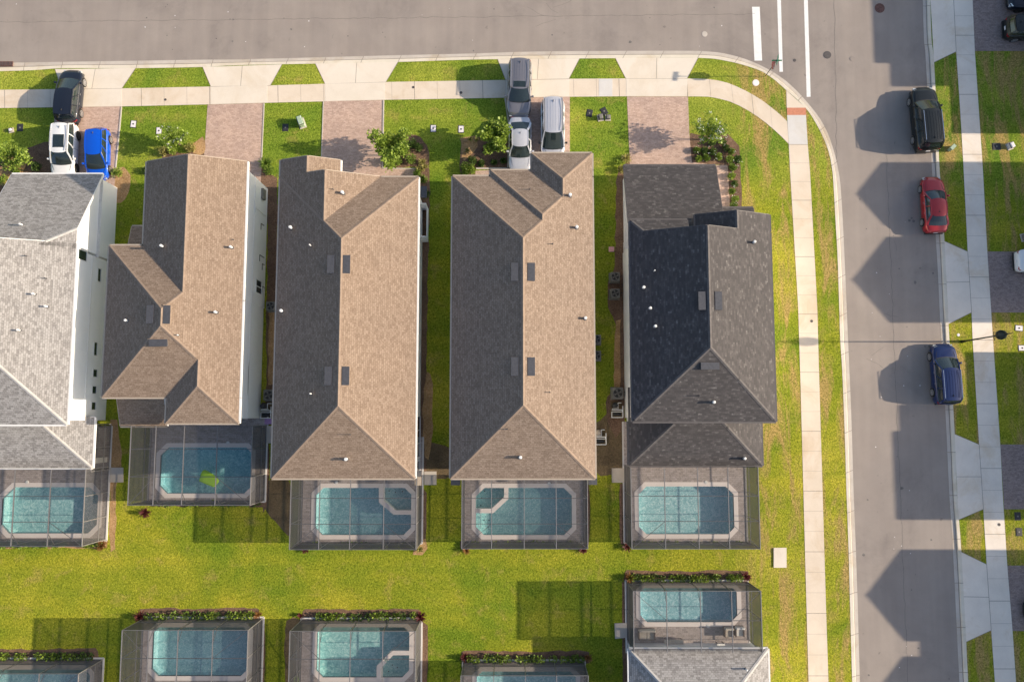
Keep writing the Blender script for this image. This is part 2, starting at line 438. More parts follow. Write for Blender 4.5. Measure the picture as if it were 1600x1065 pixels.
# ------------------------------------------------------------------ mesh helpers
class MB:
    def __init__(s):
        s.v = []; s.f = []; s.mi = []; s.uv = {}
    def face(s, pts, mi=0, uv=None):
        n = len(s.v)
        s.v.extend([tuple(p) for p in pts])
        if uv: s.uv[len(s.f)] = uv
        s.f.append(tuple(range(n, n + len(pts)))); s.mi.append(mi)
    def box(s, x0, y0, z0, x1, y1, z1, mi=0, xf=None):
        P = [(x0, y0, z0), (x1, y0, z0), (x1, y1, z0), (x0, y1, z0), (x0, y0, z1), (x1, y0, z1), (x1, y1, z1), (x0, y1, z1)]
        if xf: P = [tuple(xf @ Vector(p)) for p in P]
        n = len(s.v); s.v.extend(P)
        for f in ((0, 3, 2, 1), (4, 5, 6, 7), (0, 1, 5, 4), (1, 2, 6, 5), (2, 3, 7, 6), (3, 0, 4, 7)):
            s.f.append(tuple(n + i for i in f)); s.mi.append(mi)
    def beam(s, a, b, w=0.06, h=None, mi=0):
        a = Vector(a); b = Vector(b); h = h or w
        d = (b - a).normalized()
        up = Vector((0, 0, 1)) if abs(d.z) < 0.95 else Vector((0, 1, 0))
        r = d.cross(up).normalized() * w * 0.5
        u = r.cross(d).normalized() * h * 0.5
        n = len(s.v)
        for p in (a, b):
            for q in (-r - u, r - u, r + u, -r + u):
                s.v.append(tuple(p + q))
        for f in ((0, 1, 5, 4), (1, 2, 6, 5), (2, 3, 7, 6), (3, 0, 4, 7), (3, 2, 1, 0), (4, 5, 6, 7)):
            s.f.append(tuple(n + i for i in f)); s.mi.append(mi)
    def tube(s, a, b, r0, r1=None, n=10, mi=0, caps=True):
        a = Vector(a); b = Vector(b); r1 = r0 if r1 is None else r1
        d = (b - a).normalized()
        up = Vector((0, 0, 1)) if abs(d.z) < 0.95 else Vector((0, 1, 0))
        e1 = d.cross(up).normalized(); e2 = e1.cross(d)
        k = len(s.v)
        for p, r in ((a, r0), (b, r1)):
            for i in range(n):
                t = 2 * math.pi * i / n
                s.v.append(tuple(p + e1 * (r * math.cos(t)) + e2 * (r * math.sin(t))))
        for i in range(n):
            j = (i + 1) % n
            s.f.append((k + i, k + j, k + n + j, k + n + i)); s.mi.append(mi)
        if caps:
            s.f.append(tuple(k + i for i in reversed(range(n)))); s.mi.append(mi)
            s.f.append(tuple(k + n + i for i in range(n))); s.mi.append(mi)
    def prism(s, poly, z0, z1, mi=0, mside=None):
        """poly: CCW 2D outline"""
        ar = sum(poly[i][0] * poly[(i + 1) % len(poly)][1] - poly[(i + 1) % len(poly)][0] * poly[i][1] for i in range(len(poly)))
        if ar < 0: poly = poly[::-1]
        n = len(poly); k = len(s.v)
        s.v.extend([(p[0], p[1], z0) for p in poly]); s.v.extend([(p[0], p[1], z1) for p in poly])
        s.f.append(tuple(k + n + i for i in range(n))); s.mi.append(mi)
        for i in range(n):
            j = (i + 1) % n
            s.f.append((k + i, k + j, k + n + j, k + n + i)); s.mi.append(mi if mside is None else mside)
    def build(s, name, mats, parent=None, smooth=False):
        me = bpy.data.meshes.new(name)
        me.from_pydata(s.v, [], s.f)
        if not isinstance(mats, (list, tuple)): mats = [mats]
        for m in mats: me.materials.append(m)
        if len(mats) > 1: me.polygons.foreach_set("material_index", s.mi)
        if s.uv:
            u = me.uv_layers.new(name="UVMap")
            for fi, uv in s.uv.items():
                p = me.polygons[fi]
                for k, li in enumerate(p.loop_indices): u.data[li].uv = uv[k]
        if smooth: me.polygons.foreach_set("use_smooth", [True] * len(me.polygons))
        me.update()
        o = bpy.data.objects.new(name, me)
        COL.objects.link(o)
        if parent: o.parent = parent
        return o
def tag(o, label=None, cat=None, group=None, kind=None):
    for k, v in (("label", label), ("category", cat), ("group", group), ("kind", kind)):
        if v: o[k] = v
    return o
def empty(name, loc, label, cat, group=None, rz=0.0):
    o = bpy.data.objects.new(name, None)
    COL.objects.link(o)
    o.location = loc; o.rotation_euler = (0, 0, rz)
    o.empty_display_size = 0.3
    return tag(o, label, cat, group)
def kids(o):
    return [c for c in bpy.data.objects if c.parent == o]
def copy_tree(o, parent=None):
    c = o.copy(); COL.objects.link(c); c.parent = parent
    for ch in kids(o): copy_tree(ch, c)
    return c
def struct(name, mb, mats, label=None):
    o = mb.build(name, mats); o['kind'] = 'structure'
    if label: o['label'] = label
    return o
def fill_poly(outer, holes, z, name, mat):
    bm = bmesh.new()
    edges = []
    for loop in [outer] + holes:
        vs = [bm.verts.new((p[0], p[1], z)) for p in loop]
        for i in range(len(vs)): edges.append(bm.edges.new((vs[i], vs[(i + 1) % len(vs)])))
    bmesh.ops.triangle_fill(bm, edges=edges, use_beauty=True, use_dissolve=False)
    for f in bm.faces:
        if f.normal.z < 0: f.normal_flip()
    me = bpy.data.meshes.new(name); bm.to_mesh(me); bm.free()
    me.materials.append(mat)
    o = bpy.data.objects.new(name, me); COL.objects.link(o)
    return o

def smooth_line(pts, step=0.8):
    """Catmull-Rom through 2D points"""
    P = [Vector((p[0], p[1])) for p in pts]
    out = []
    for i in range(len(P) - 1):
        p0 = P[max(0, i - 1)]; p1 = P[i]; p2 = P[i + 1]; p3 = P[min(len(P) - 1, i + 2)]
        n = max(1, int((p2 - p1).length / step))
        for k in range(n):
            t = k / n
            q = 0.5 * ((2 * p1) + (p2 - p0) * t + (2 * p0 - 5 * p1 + 4 * p2 - p3) * t * t + (3 * p1 - p0 - 3 * p2 + p3) * t ** 3)
            out.append((q.x, q.y))
    out.append((P[-1].x, P[-1].y))
    return out
def resample(pts, n):
    L = [0.0]
    for i in range(1, len(pts)):
        L.append(L[-1] + math.dist(pts[i - 1], pts[i]))
    out = []
    j = 0
    for k in range(n):
        t = L[-1] * k / (n - 1)
        while j < len(L) - 2 and L[j + 1] < t: j += 1
        u = (t - L[j]) / max(1e-9, L[j + 1] - L[j])
        out.append((pts[j][0] + (pts[j + 1][0] - pts[j][0]) * u, pts[j][1] + (pts[j + 1][1] - pts[j][1]) * u))
    return out

# ------------------------------------------------------------------ ground, roads, kerbs
ZR = -0.10     # road level; lots lie at 0
kin_px = [(-420, 117), (0, 111.5), (96, 107), (198, 107), (317, 105), (380, 102), (608, 97.5), (735, 93.5), (832, 92.4), (997, 91), (1091, 90.7), (1125, 93.5), (1152, 99), (1195, 114), (1228, 140.7), (1260, 170), (1284, 210), (1296.6, 243), (1300.8, 268.7), (1305.6, 348.7), (1309, 412), (1312.7, 529), (1315.7, 576), (1319.8, 677.7), (1322.4, 765), (1325.8, 860), (1328, 940), (1331.4, 1065), (1347, 1600)]
kout_px = [(-420, 104), (0, 98.5), (96, 97), (198, 95.5), (317, 93.6), (380, 93), (608, 87), (735, 84), (832, 81), (997, 79.8), (1100, 80.3), (1140, 85.5), (1175, 96.3), (1210, 114), (1241, 138), (1281, 185), (1299, 223), (1310.5, 268.7), (1314, 300), (1317, 348), (1320, 412), (1325, 530), (1327, 576), (1330.7, 665), (1333.6, 765), (1337.3, 860), (1340, 940), (1343.5, 1065), (1359, 1600)]
kin = smooth_line([G(*p) for p in kin_px]); kout = smooth_line([G(*p, ZR) for p in kout_px])
N_K = 260
kin = resample(kin, N_K); kout = resample(kout, N_K)
ein_px = [(1447, -500), (1453.5, 0), (1459.4, 97.7), (1467.5, 254), (1475.6, 376.7), (1478.9, 450), (1482, 506), (1491.6, 677.7), (1495.4, 770), (1502, 861.7), (1509.7, 1002), (1512.6, 1065), (1540, 1600)]
eout_px = [(1432, -500), (1441.8, 0), (1446, 83.6), (1448.6, 133), (1456, 260), (1462, 369), (1465, 417), (1469, 501), (1477.7, 652), (1483.2, 770), (1489, 860), (1499, 1065), (1526, 1600)]
ein = resample(smooth_line([G(*p) for p in ein_px]), N_K); eout = resample(smooth_line([G(*p, ZR) for p in eout_px]), N_K)

WX0, WX1, WY0, WY1 = kin[0][0], 95.0, kin[-1][1], 52.0
# pools: water outline per enclosure, all on the ground plane (filled below, needed here for the holes)
POOLS = {}
def octa(px0, px1, py0, py1, ctl, ctr, cbr, cbl, z=0.0):
    """water rectangle in photo pixels with cut corners (NW, NE, SE, SW), returned in world metres"""
    x0, y1 = G(px0, py0, z); x1, y0 = G(px1, py1, z)
    k = 1 / 19.5
    a, b, c, d = ctl * k, ctr * k, cbr * k, cbl * k
    return (x0, y0, x1, y1, a, b, c, d)
def octa_poly(o, grow=0.0):
    x0, y0, x1, y1, a, b, c, d = o
    g = grow; k = g * 0.414
    x0 -= g; x1 += g; y0 -= g; y1 += g
    a += k * 1.2; b += k * 1.2; c += k * 1.2; d += k * 1.2
    return [(x0 + d, y0), (x1 - c, y0), (x1, y0 + c), (x1, y1 - b), (x1 - b, y1), (x0 + a, y1), (x0, y1 - a), (x0, y0 + d)]
POOLS['a'] = octa(5.6, 151, 760.5, 832.6, 17, 13, 13, 13)
POOLS['b'] = octa(252, 391, 698.6, 770.4, 12, 8, 9, 12)
POOLS['c'] = octa(494, 642, 761.7, 835, 11, 10, 11, 11)
POOLS['d'] = octa(743.8, 893.7, 761.7, 835, 13, 12, 12, 12)
POOLS['e'] = octa(997.6, 1147.5, 759.4, 833.8, 12, 12, 10, 11)
POOLS['f'] = octa(1000, 1152, 918, 971, 6, 6, 10, 10)
POOLS['g'] = octa(240, 387, 979, 1055, 8, 8, 10, 10)
POOLS['h'] = octa(496, 639, 979, 1057, 8, 8, 10, 10)
POOLS['i'] = octa(-20, 138, 1045, 1120, 8, 8, 10, 10)
POOLS['j'] = octa(745, 900, 1048, 1122, 8, 8, 10, 10)

lot_outer = list(kin) + [(WX0, kin[-1][1])]
holes = [octa_poly(o, 0.12) for o in POOLS.values()]
lawn = fill_poly(lot_outer, holes, 0.0, "lawn", M['grass'])
tag(lawn, kind='stuff', label="bright green and yellow mown lawn around the houses", cat="grass")
east_outer = list(ein) + [(WX1, ein[-1][1]), (WX1, ein[0][1])]
le = fill_poly(east_outer, [], 0.0, "lawn", M['grass'])
tag(le, kind='stuff', label="mown lawn and verge on the far side of the side street", cat="grass")
# far ground all round, below the built lots
mb = MB()
X0, X1, Y0, Y1 = WX0, WX1, WY0, ein[0][1]
B = 900
for a in ((-B, -B, B, Y0), (-B, Y1, B, B), (-B, Y0, X0, Y1), (X1, Y0, B, Y1)):
    mb.face([(a[0], a[1], -0.06), (a[2], a[1], -0.06), (a[2], a[3], -0.06), (a[0], a[3], -0.06)])
struct("ground", mb, M['grass'])
# roads: asphalt sheet under the kerb line
mb = MB()
mb.face([(X0, 20.0, ZR), (X1 - 30, 20.0, ZR), (X1 - 30, Y1, ZR), (X0, Y1, ZR)])
mb.face([(21.0, Y0, ZR), (38.0, Y0, ZR), (38.0, 20.0, ZR), (21.0, 20.0, ZR)])
struct("road", mb, M['asphalt'])
# verge north of the street, out of frame
mb = MB(); mb.prism([(X0, 37), (20, 37), (20, Y1), (X0, Y1)], ZR, 0.0)
o = struct("north_verge", mb, M['grass'])
def kerb_strip(inn, out, flip=False):
    mb = MB()
    prof = [(0.0, 0.012), (0.40, 0.012), (0.46, -0.035), (0.52, -0.082), (1.0, -0.094)]
    for i in range(len(inn) - 1):
        for a, b in zip(prof, prof[1:]):
            q = []
            for (k, pr) in ((i, a), (i, b), (i + 1, b), (i + 1, a)):
                x = inn[k][0] + (out[k][0] - inn[k][0]) * pr[0]; y = inn[k][1] + (out[k][1] - inn[k][1]) * pr[0]
                q.append((x, y, pr[1]))
            mb.face(q if flip else q[::-1], 1 if a[0] >= 0.46 else 0)
        for pr0, pr1 in ((0.50, 0.56),):
            q = []
            for (k, pr) in ((i, pr0), (i, pr1), (i + 1, pr1), (i + 1, pr0)):
                x = inn[k][0] + (out[k][0] - inn[k][0]) * pr; y = inn[k][1] + (out[k][1] - inn[k][1]) * pr
                q.append((x, y, -0.064 if pr == pr0 else -0.078))
            mb.face(q if flip else q[::-1], 2)
    # joints
    L = 0.0
    for i in range(len(inn) - 1):
        L += math.dist(inn[i], inn[i + 1])
        if L > 3.0:
            L = 0.0
            d = Vector((inn[i + 1][0] - inn[i][0], inn[i + 1][1] - inn[i][1])).normalized() * 0.02
            for a, b in zip(prof, prof[1:]):
                P = []
                for sgn, pr in ((-1, a), (-1, b), (1, b), (1, a)):
                    x = inn[i][0] + (out[i][0] - inn[i][0]) * pr[0] + d.x * sgn; y = inn[i][1] + (out[i][1] - inn[i][1]) * pr[0] + d.y * sgn
                    P.append((x, y, pr[1] + 0.004))
                mb.face(P, 2)
    return mb
struct("kerb", kerb_strip(kin, kout), [M['kerb'], M['gutter'], M['joint']])
struct("kerb", kerb_strip(ein, eout), [M['kerb'], M['gutter'], M['joint']])

ZW, ZD = 0.014, 0.010
def strip(name, a, b, z, mats, joint=1.6, skip_joints=False, n=None):
    """a flat path between two edge lines (world), thin slab with scored joints"""
    la = sum(math.dist(a[i], a[i + 1]) for i in range(len(a) - 1))
    n = n or max(2, int(la / 0.8) + 1)
    A = resample(a, n); Bb = resample(b, n)
    mb = MB()
    for i in range(n - 1):
        mb.face([(A[i][0], A[i][1], z), (Bb[i][0], Bb[i][1], z), (Bb[i + 1][0], Bb[i + 1][1], z), (A[i + 1][0], A[i + 1][1], z)])
    m = max(2, int(round(la / joint)) + 1)
    A2 = resample(a, m); B2 = resample(b, m)
    for i in range(0, m):
        j = min(i + 1, m - 1); k = j - 1
        d = Vector((A2[j][0] - A2[k][0], A2[j][1] - A2[k][1])).normalized() * (0.007 if i % 3 else 0.018)
        if not skip_joints:
            p, q = A2[i], B2[i]
            mb.face([(p[0] - d.x, p[1] - d.y, z + 0.004), (q[0] - d.x, q[1] - d.y, z + 0.004), (q[0] + d.x, q[1] + d.y, z + 0.004), (p[0] + d.x, p[1] + d.y, z + 0.004)], 1)
    return struct(name, mb, mats)
def gl(pts, z=0.0): return [G(p[0], p[1], z) for p in pts]
top_n = gl([(-420, 148), (0, 140.6), (190, 138.4), (329.5, 135.5), (380, 135), (603, 128.4), (780, 125.4), (890, 123.4), (978, 122.9), (1073.5, 123)])
top_s = gl([(-420, 176), (0, 169), (190, 166.5), (324.5, 163.4), (413, 161), (600, 156.3), (786, 153), (890, 151.5), (979, 150.7), (1074.5, 151.0)])
strip("sidewalk", top_n, top_s, ZW, [M['walk'], M['joint']], joint=1.9)
cur_n = gl([(1073.5, 123), (1101, 123.4), (1132, 128), (1165, 142), (1192.6, 158.4), (1215.5, 176), (1230, 190)])
cur_s = gl([(1074.5, 151.0), (1106.5, 151.3), (1132, 155.9), (1162, 168.6), (1192.6, 188.8), (1215.5, 207.9), (1232.7, 225.6)])
strip("sidewalk", smooth_line(cur_n), smooth_line(cur_s), ZW, [M['walk'], M['joint']], joint=1.75)
ver_l = gl([(1232.3, 226), (1234.5, 268.7), (1247, 480), (1250.7, 600), (1259.8, 940), (1263.3, 1065), (1280, 1600)])
ver_r = gl([(1262, 226), (1265.6, 268.7), (1276.9, 480), (1280.2, 600), (1290.3, 940), (1294.4, 1065), (1312, 1600)])
strip("sidewalk", ver_l, ver_r, ZW, [M['walk'], M['joint']], joint=1.55)
# new grey slab, ramp and tactile pad at the corner
def flat(name, pts, z, mat, px=True, th=None):
    mb = MB(); P = gl(pts) if px else pts
    mb.prism(P, z - (th or 0.02), z)
    return struct(name, mb, mat)
flat("sidewalk", [(1229.8, 180), (1259.2, 180), (1262, 226), (1232.3, 226)], ZW, M['walk_new'])
flat("sidewalk", [(936, 123.6), (957, 123.4), (957, 150.4), (936, 150.6)], ZW + 0.008, M['walk_new'])
flat("sidewalk", [(1228.6, 141.5), (1259, 168.6), (1229.2, 168.6)], ZW, M['walk'])
flat("tactile_pad", [(1229.2, 168.6), (1259, 168.6), (1259.2, 180), (1229.8, 180)], ZW + 0.006, M['pad'])
# aprons between kerb and sidewalk
aprons = [[(86, 108.4), (212, 106.8), (190.5, 138.6), (96.5, 139.6)],
          [(316.6, 105.0), (440.8, 101), (422.5, 134), (329.5, 135.6)],
          [(492.8, 99.8), (622, 97), (603, 128.6), (508, 131.4)],
          [(777.6, 93), (905.6, 91.8), (889, 123.6), (790, 125.4)],
          [(961.4, 91.1), (1091, 90.6), (1073.5, 123.2), (977.8, 123.2)]]
for i, a in enumerate(aprons):
    mb = MB(); P = gl(a); mb.prism(P, -0.01, ZD)
    m1 = ((P[0][0] + P[1][0]) / 2, (P[0][1] + P[1][1]) / 2); m2 = ((P[2][0] + P[3][0]) / 2, (P[2][1] + P[3][1]) / 2)
    mb.face([(m1[0] - .015, m1[1], ZD + .004), (m1[0] + .015, m1[1], ZD + .004), (m2[0] + .015, m2[1], ZD + .004), (m2[0] - .015, m2[1], ZD + .004)][::-1], 1)
    for a_, b_ in ((P[0], P[3]), (P[1], P[2]), (P[3], P[2])):
        mb.beam((a_[0], a_[1], ZD + .0), (b_[0], b_[1], ZD + .0), 0.03, 0.012, 1)
    struct("driveway_apron", mb, [M['apron'], M['joint']])
# whiter slabs where the driveways cross the sidewalk
for (a, b) in ((96.5, 190.5), (329.5, 418), (508, 601.5), (790, 889.5), (978.5, 1074)):
    def yy(x, t): 
        xs = [(-420, 148, 176), (0, 140.6, 169), (190, 138.4, 166.5), (329.5, 135.5, 163.4), (603, 128.4, 156.3), (780, 125.4, 153), (978, 122.9, 150.7), (1090, 123, 151)]
        for p, q in zip(xs, xs[1:]):
            if p[0] <= x <= q[0]:
                u = (x - p[0]) / (q[0] - p[0]); return p[t] + (q[t] - p[t]) * u
    flat("sidewalk", [(a, yy(a, 1) + .4), (b, yy(b, 1) + .4), (b, yy(b, 2) - .3), (a, yy(a, 2) - .3)], ZW + 0.008, M['apron'])
# paver driveways
def driveway(pts, mat, name="driveway"):
    mb = MB(); mb.prism(gl(pts), -0.01, ZD + 0.002)
    o = struct(name, mb, mat)
    return o
driveway([(86, 168), (190, 166.6), (187.6, 197), (181, 263), (176, 330), (78, 330)], M['paver'])
driveway([(324.5, 163.6), (413, 161.2), (409, 247.6), (406, 330), (314, 330), (319.4, 237)], M['paver'])
driveway([(506.7, 158.6), (600.5, 156.5), (598, 262.8), (651, 264), (652, 300), (501, 300), (503, 242.5)], M['paver'])
driveway([(788, 153.2), (890.4, 151.7), (890.4, 237), (890, 290), (742, 290), (743, 267), (794, 264), (795, 202)], M['paver'])
driveway([(979.6, 151), (1075, 151.2), (1077, 208), (1081, 253.5), (1118, 258), (1137, 258), (1141, 330), (984, 330), (984, 257)], M['paver'])
for pts in ([(596.5, 263), (598.5, 263), (598.5, 275), (650, 275.5), (650, 277), (596.5, 277)],):
    pass
# low concrete edging at entry walks
def edging(pts, w=0.14, z=0.06, mat='walk_new'):
    mb = MB(); P = gl(pts)
    for a, b in zip(P, P[1:]): mb.beam((a[0], a[1], z / 2), (b[0], b[1], z / 2), w, z)
    return struct("path_edging", mb, M[mat])
edging([(599.5, 157), (597.8, 263), (651, 264)], 0.10, 0.05, 'gutter')
edging([(744, 263.5), (793.5, 263.5), (796.5, 203), (789.5, 154)], 0.14, 0.06, 'gutter')
edging([(505.5, 159), (502.5, 245)], 0.08, 0.04, 'gutter')
edging([(190, 167), (187.4, 197), (181, 262)], 0.10, 0.05, 'gutter')
edging([(412.7, 162), (409, 247)], 0.08, 0.04, 'gutter')
# east side: sidewalk, aprons, driveways
es_l = gl([(1477, -300), (1490, 0), (1494, 81), (1500.5, 177.6), (1505, 255), (1511.9, 393), (1518, 488), (1519.5, 529), (1529.7, 694), (1534.8, 770), (1541.5, 881), (1548.7, 984), (1554.4, 1065), (1590, 1600)])
es_r = gl([(1502, -300), (1519.5, 0), (1523, 80), (1529.7, 177.6), (1535.6, 265), (1542.4, 392), (1548.7, 488), (1550, 510), (1562.9, 695.4), (1566.5, 770), (1573.6, 881.8), (1582, 985), (1587.4, 1065), (1625, 1600)])
strip("sidewalk", es_l, es_r, ZW, [M['walk_east'], M['joint']], joint=1.7)
east_aprons = [[(1447, -120), (1459.4, 97.7), (1494, 81), (1485, -100)], [(1475.6, 376.7), (1482, 506), (1518, 488), (1511.9, 393)],
               [(1491.6, 677.7), (1497.6, 811.6), (1536.5, 795), (1529.7, 694)], [(1502, 861.7), (1509.7, 1002), (1548.7, 984), (1541.5, 881)]]
for a in east_aprons:
    mb = MB(); P = gl(a); mb.prism(P, -0.01, ZD)
    for a_, b_ in ((P[0], P[3]), (P[1], P[2]), (P[3], P[2]), (((P[0][0] + P[1][0]) / 2, (P[0][1] + P[1][1]) / 2), ((P[2][0] + P[3][0]) / 2, (P[2][1] + P[3][1]) / 2))):
        mb.beam((a_[0], a_[1], ZD), (b_[0], b_[1], ZD), 0.03, 0.012, 1)
    struct("driveway_apron", mb, [M['walk_east'], M['joint']])
for a in ([(1513, -120), (1523, 80), (1730, 80), (1730, -120)], [(1542.4, 393), (1548.7, 488), (1730, 488), (1730, 393)], [(1562.9, 694), (1569, 795), (1730, 795), (1730, 694)], [(1573.6, 883), (1582, 985), (1730, 985), (1730, 883)]):
    driveway(a, M['paver_e'])
# seams, cracks and drips in the asphalt (laid as part of the road surface)
mb = MB(); rr = random.Random(11)
def crack(a, b, w, wob=.06, mi=0):
    n = max(2, int(math.dist(a, b) / .5)); pts = []
    for i in range(n + 1):
        t = i / n; pts.append((a[0] + (b[0] - a[0]) * t + rr.uniform(-wob, wob), a[1] + (b[1] - a[1]) * t + rr.uniform(-wob, wob)))
    for p, q in zip(pts, pts[1:]):
        d = Vector((q[0] - p[0], q[1] - p[1])).normalized(); nx, ny = -d.y * w / 2, d.x * w / 2
        mb.face([(p[0] - nx, p[1] - ny, ZR + .004), (q[0] - nx, q[1] - ny, ZR + .004), (q[0] + nx, q[1] + ny, ZR + .004), (p[0] + nx, p[1] + ny, ZR + .004)], mi)
GR = lambda px, py: G(px, py, ZR)
crack(GR(1303, -40), GR(1307, 250), .035); crack(GR(1385, 240), GR(1420, 1100), .03); crack(GR(-300, 38), GR(1180, 22), .03)
for k in range(9):
    a = (rr.uniform(20, 1150), rr.uniform(10, 75)) if k < 5 else (rr.uniform(1345, 1430), rr.uniform(300, 1040)); A_ = GR(*a)
    crack(A_, (A_[0] + rr.uniform(-1.8, 1.8), A_[1] + rr.uniform(-1.0, 1.0)), .02, .09)
for k in range(26):
    a = (rr.uniform(20, 1150), rr.uniform(8, 80)) if k < 10 else (rr.uniform(1420, 1462), rr.uniform(120, 680)) if k < 20 else (rr.uniform(1345, 1480), rr.uniform(700, 1060))
    x, y = GR(*a); q = rr.uniform(.05, .16)
    mb.face([(x + q * rr.uniform(.6, 1.1) * math.cos(i * .785), y + q * rr.uniform(.6, 1.1) * math.sin(i * .785), ZR + .0045) for i in range(8)], 1)
struct("road_wear", mb, [plain("crack filler", (0.17, 0.15, 0.135), .9, var=.2), plain("oil drip", (0.15, 0.135, 0.125), .7, var=.3)])
# road markings
for q in ([(1175, 11), (1187, 11), (1190.8, 95), (1178.8, 95)], [(1211.5, -90), (1217.6, -90), (1223.3, 112.5), (1217.8, 112.5)], [(1253.5, -90), (1259.5, -90), (1266.6, 151.5), (1260.4, 151.5)]):
    mb = MB(); P = gl(q, ZR); mb.face([(p[0], p[1], ZR + .004) for p in P][::-1]); struct("road_marking", mb, M['paint'])
# manholes and drain
def disc(name, px, py, r, mat, label, z=ZR, cat="manhole cover"):
    mb = MB(); x, y = G(px, py, z)
    mb.tube((0, 0, 0), (0, 0, 0.012), r, r, 20)
    mb.tube((0, 0, 0.012), (0, 0, 0.018), r * .8, r * .8, 20)
    o = mb.build(name, mat); o.location = (x, y, z + .001)
    tag(o, label, cat); return o
disc("manhole_cover", 1292.5, 86, .33, M['iron'], "dark round manhole cover in the sunlit road between the white crossing line and the shadow")
disc("manhole_cover", 1374.5, 13, .42, M['rust'], "reddish manhole cover in the shaded part of the side street")
disc("manhole_cover", 1331.5, 92, .22, M['asphalt'], "faint patched disc in the asphalt near the round manhole")
disc("manhole_cover", 1101, 53.5, .24, M['gutter'], "faint grey disc in the top street before the stop line")
disc("manhole_cover", 1241.5, 94.5, .13, M['iron'], "small dark lid in the asphalt between the crossing lines", cat="lid")
disc("manhole_cover", 258.5, 155.8, .10, M['iron'], "small dark dot lid in the sidewalk below the trapezoid verge", z=ZW, cat="lid")
disc("manhole_cover", 646, 136.5, .11, M['iron'], "small dark lid in the sunlit sidewalk under the long verge", z=ZW, cat="lid")
disc("manhole_cover", 720.3, 145, .12, M['iron'], "small dark lid in the sidewalk at the edge of the car shadow", z=ZW, cat="lid")
disc("manhole_cover", 1268.2, 501.5, .11, M['iron'], "small dark lid in the long sidewalk beside the charcoal roofed house", z=ZW, cat="lid")
disc("manhole_cover", 1561, 819, .12, M['iron'], "small dark lid in the sunlit slab of the far sidewalk", z=ZW, cat="lid")
mb = MB(); x0, y1 = G(-8, 97, ZR); x1, y0 = G(21, 104.5, ZR)
mb.box(x0, y0, -0.05, x1, y1, 0.02, 0)
for k in range(12):
    xx = x0 + (x1 - x0) * (k + .5) / 12; mb.box(xx - .02, y0 + .05, 0.02, xx + .02, y1 - .05, 0.03, 1)
tag(mb.build("storm_drain", [M['rust'], M['iron']]), "rust red storm drain grate set in the kerb by the top street", "drain")

# mulch beds and worn ground
def bed(name, pts, mat, z=0.008, jit=0.07, seed=1, px=True):
    P = smooth_line((gl(pts) if px else pts) + ([gl([pts[0]])[0]] if px else [pts[0]]), 0.45)[:-1]
    rr = random.Random(seed)
    P = [(p[0] + rr.uniform(-jit, jit), p[1] + rr.uniform(-jit, jit)) for p in P]
    o = fill_poly(P, [], z, name, mat); o['kind'] = 'structure'
    return o
bed("mulch_bed", [(0, 255), (20, 240), (58, 226), (86, 225), (85, 270), (84, 330), (0, 330), (-20, 280)], M['mulch'], seed=2)
bed("mulch_bed", [(0, 262), (22, 246), (40, 252), (30, 276), (0, 290)], M['straw'], z=.014, seed=3)
bed("mulch_bed", [(178, 262), (194, 260), (203, 275), (201, 300), (190, 318), (176, 318)], M['straw'], seed=4)
bed("mulch_bed", [(251, 236), (262, 232), (292, 240), (318, 216), (320, 240), (316, 262), (262, 262)], M['mulch'], seed=5)
bed("mulch_bed", [(298, 228), (318, 214), (320, 240), (302, 240)], M['straw'], z=.014, seed=6)
bed("mulch_bed", [(409, 262), (420, 268), (432, 278), (434, 300), (428, 660), (416, 660), (418, 330), (408, 300)], M['mulch'], seed=7)
bed("mulch_bed", [(421, 478), (429, 478), (429, 600), (420, 600)], M['straw'], z=.014, seed=71)
bed("mulch_bed", [(600, 214), (622, 212), (650, 211), (664, 222), (671, 240), (671, 330), (669, 420), (667, 560), (666, 742), (655, 742), (655, 300), (648, 262), (600, 262)], M['mulch'], seed=8)
bed("mulch_bed", [(668, 580), (676, 600), (674, 700), (664, 715), (661, 620)], M['straw'], z=.014, seed=81)
bed("mulch_bed", [(724, 218), (742, 214), (770, 212), (793, 220), (793, 262), (744, 263), (741, 272), (730, 280), (718, 268), (720, 236)], M['mulch'], seed=9)
bed("mulch_bed", [(720, 215), (742, 213), (746, 228), (733, 244), (726, 252), (720, 236)], M['straw'], z=.014, seed=91)
bed("mulch_bed", [(984, 248), (972, 262), (963, 280), (960, 420), (950, 440), (950, 480), (962, 510), (962, 600), (948, 620), (950, 660), (975, 668), (980, 400), (984, 330)], M['mulch'], seed=10)
bed("mulch_bed", [(962, 500), (969, 500), (969, 610), (960, 610)], M['straw'], z=.014, seed=101)
bed("mulch_bed", [(1079, 208), (1100, 212), (1138, 210), (1150, 222), (1156, 245), (1158, 325), (1137, 325), (1134, 262), (1082, 254)], M['mulch'], seed=11)
# paver stepping pads beside the garage
for k in range(5):
    yb = 262 + k * 13
    flat("paver_step", [(1120, yb), (1133, yb), (1134.5, yb + 8), (1121.5, yb + 8)], 0.03, M['paver'])
# worn soil between the brown and the charcoal houses
bed("worn_soil", [(932, 660), (962, 640), (978, 660), (976, 735), (960, 740), (930, 735)], M['soil'], z=.006, seed=12)
bed("worn_soil", [(664, 690), (704, 700), (704, 745), (664, 740)], M['soil'], z=.006, seed=13)
bed("worn_soil", [(415, 752), (452, 752), (455, 835), (430, 815), (413, 790)], M['soil'], z=.006, seed=14)
bed("worn_soil", [(446, 968), (470, 968), (462, 1065), (446, 1065)], M['soil'], z=.004, seed=15)
bed("mulch_bed", [(173, 655), (183, 655), (190, 720), (182, 760), (180, 855), (172, 862), (172, 740)], M['straw'], seed=16)

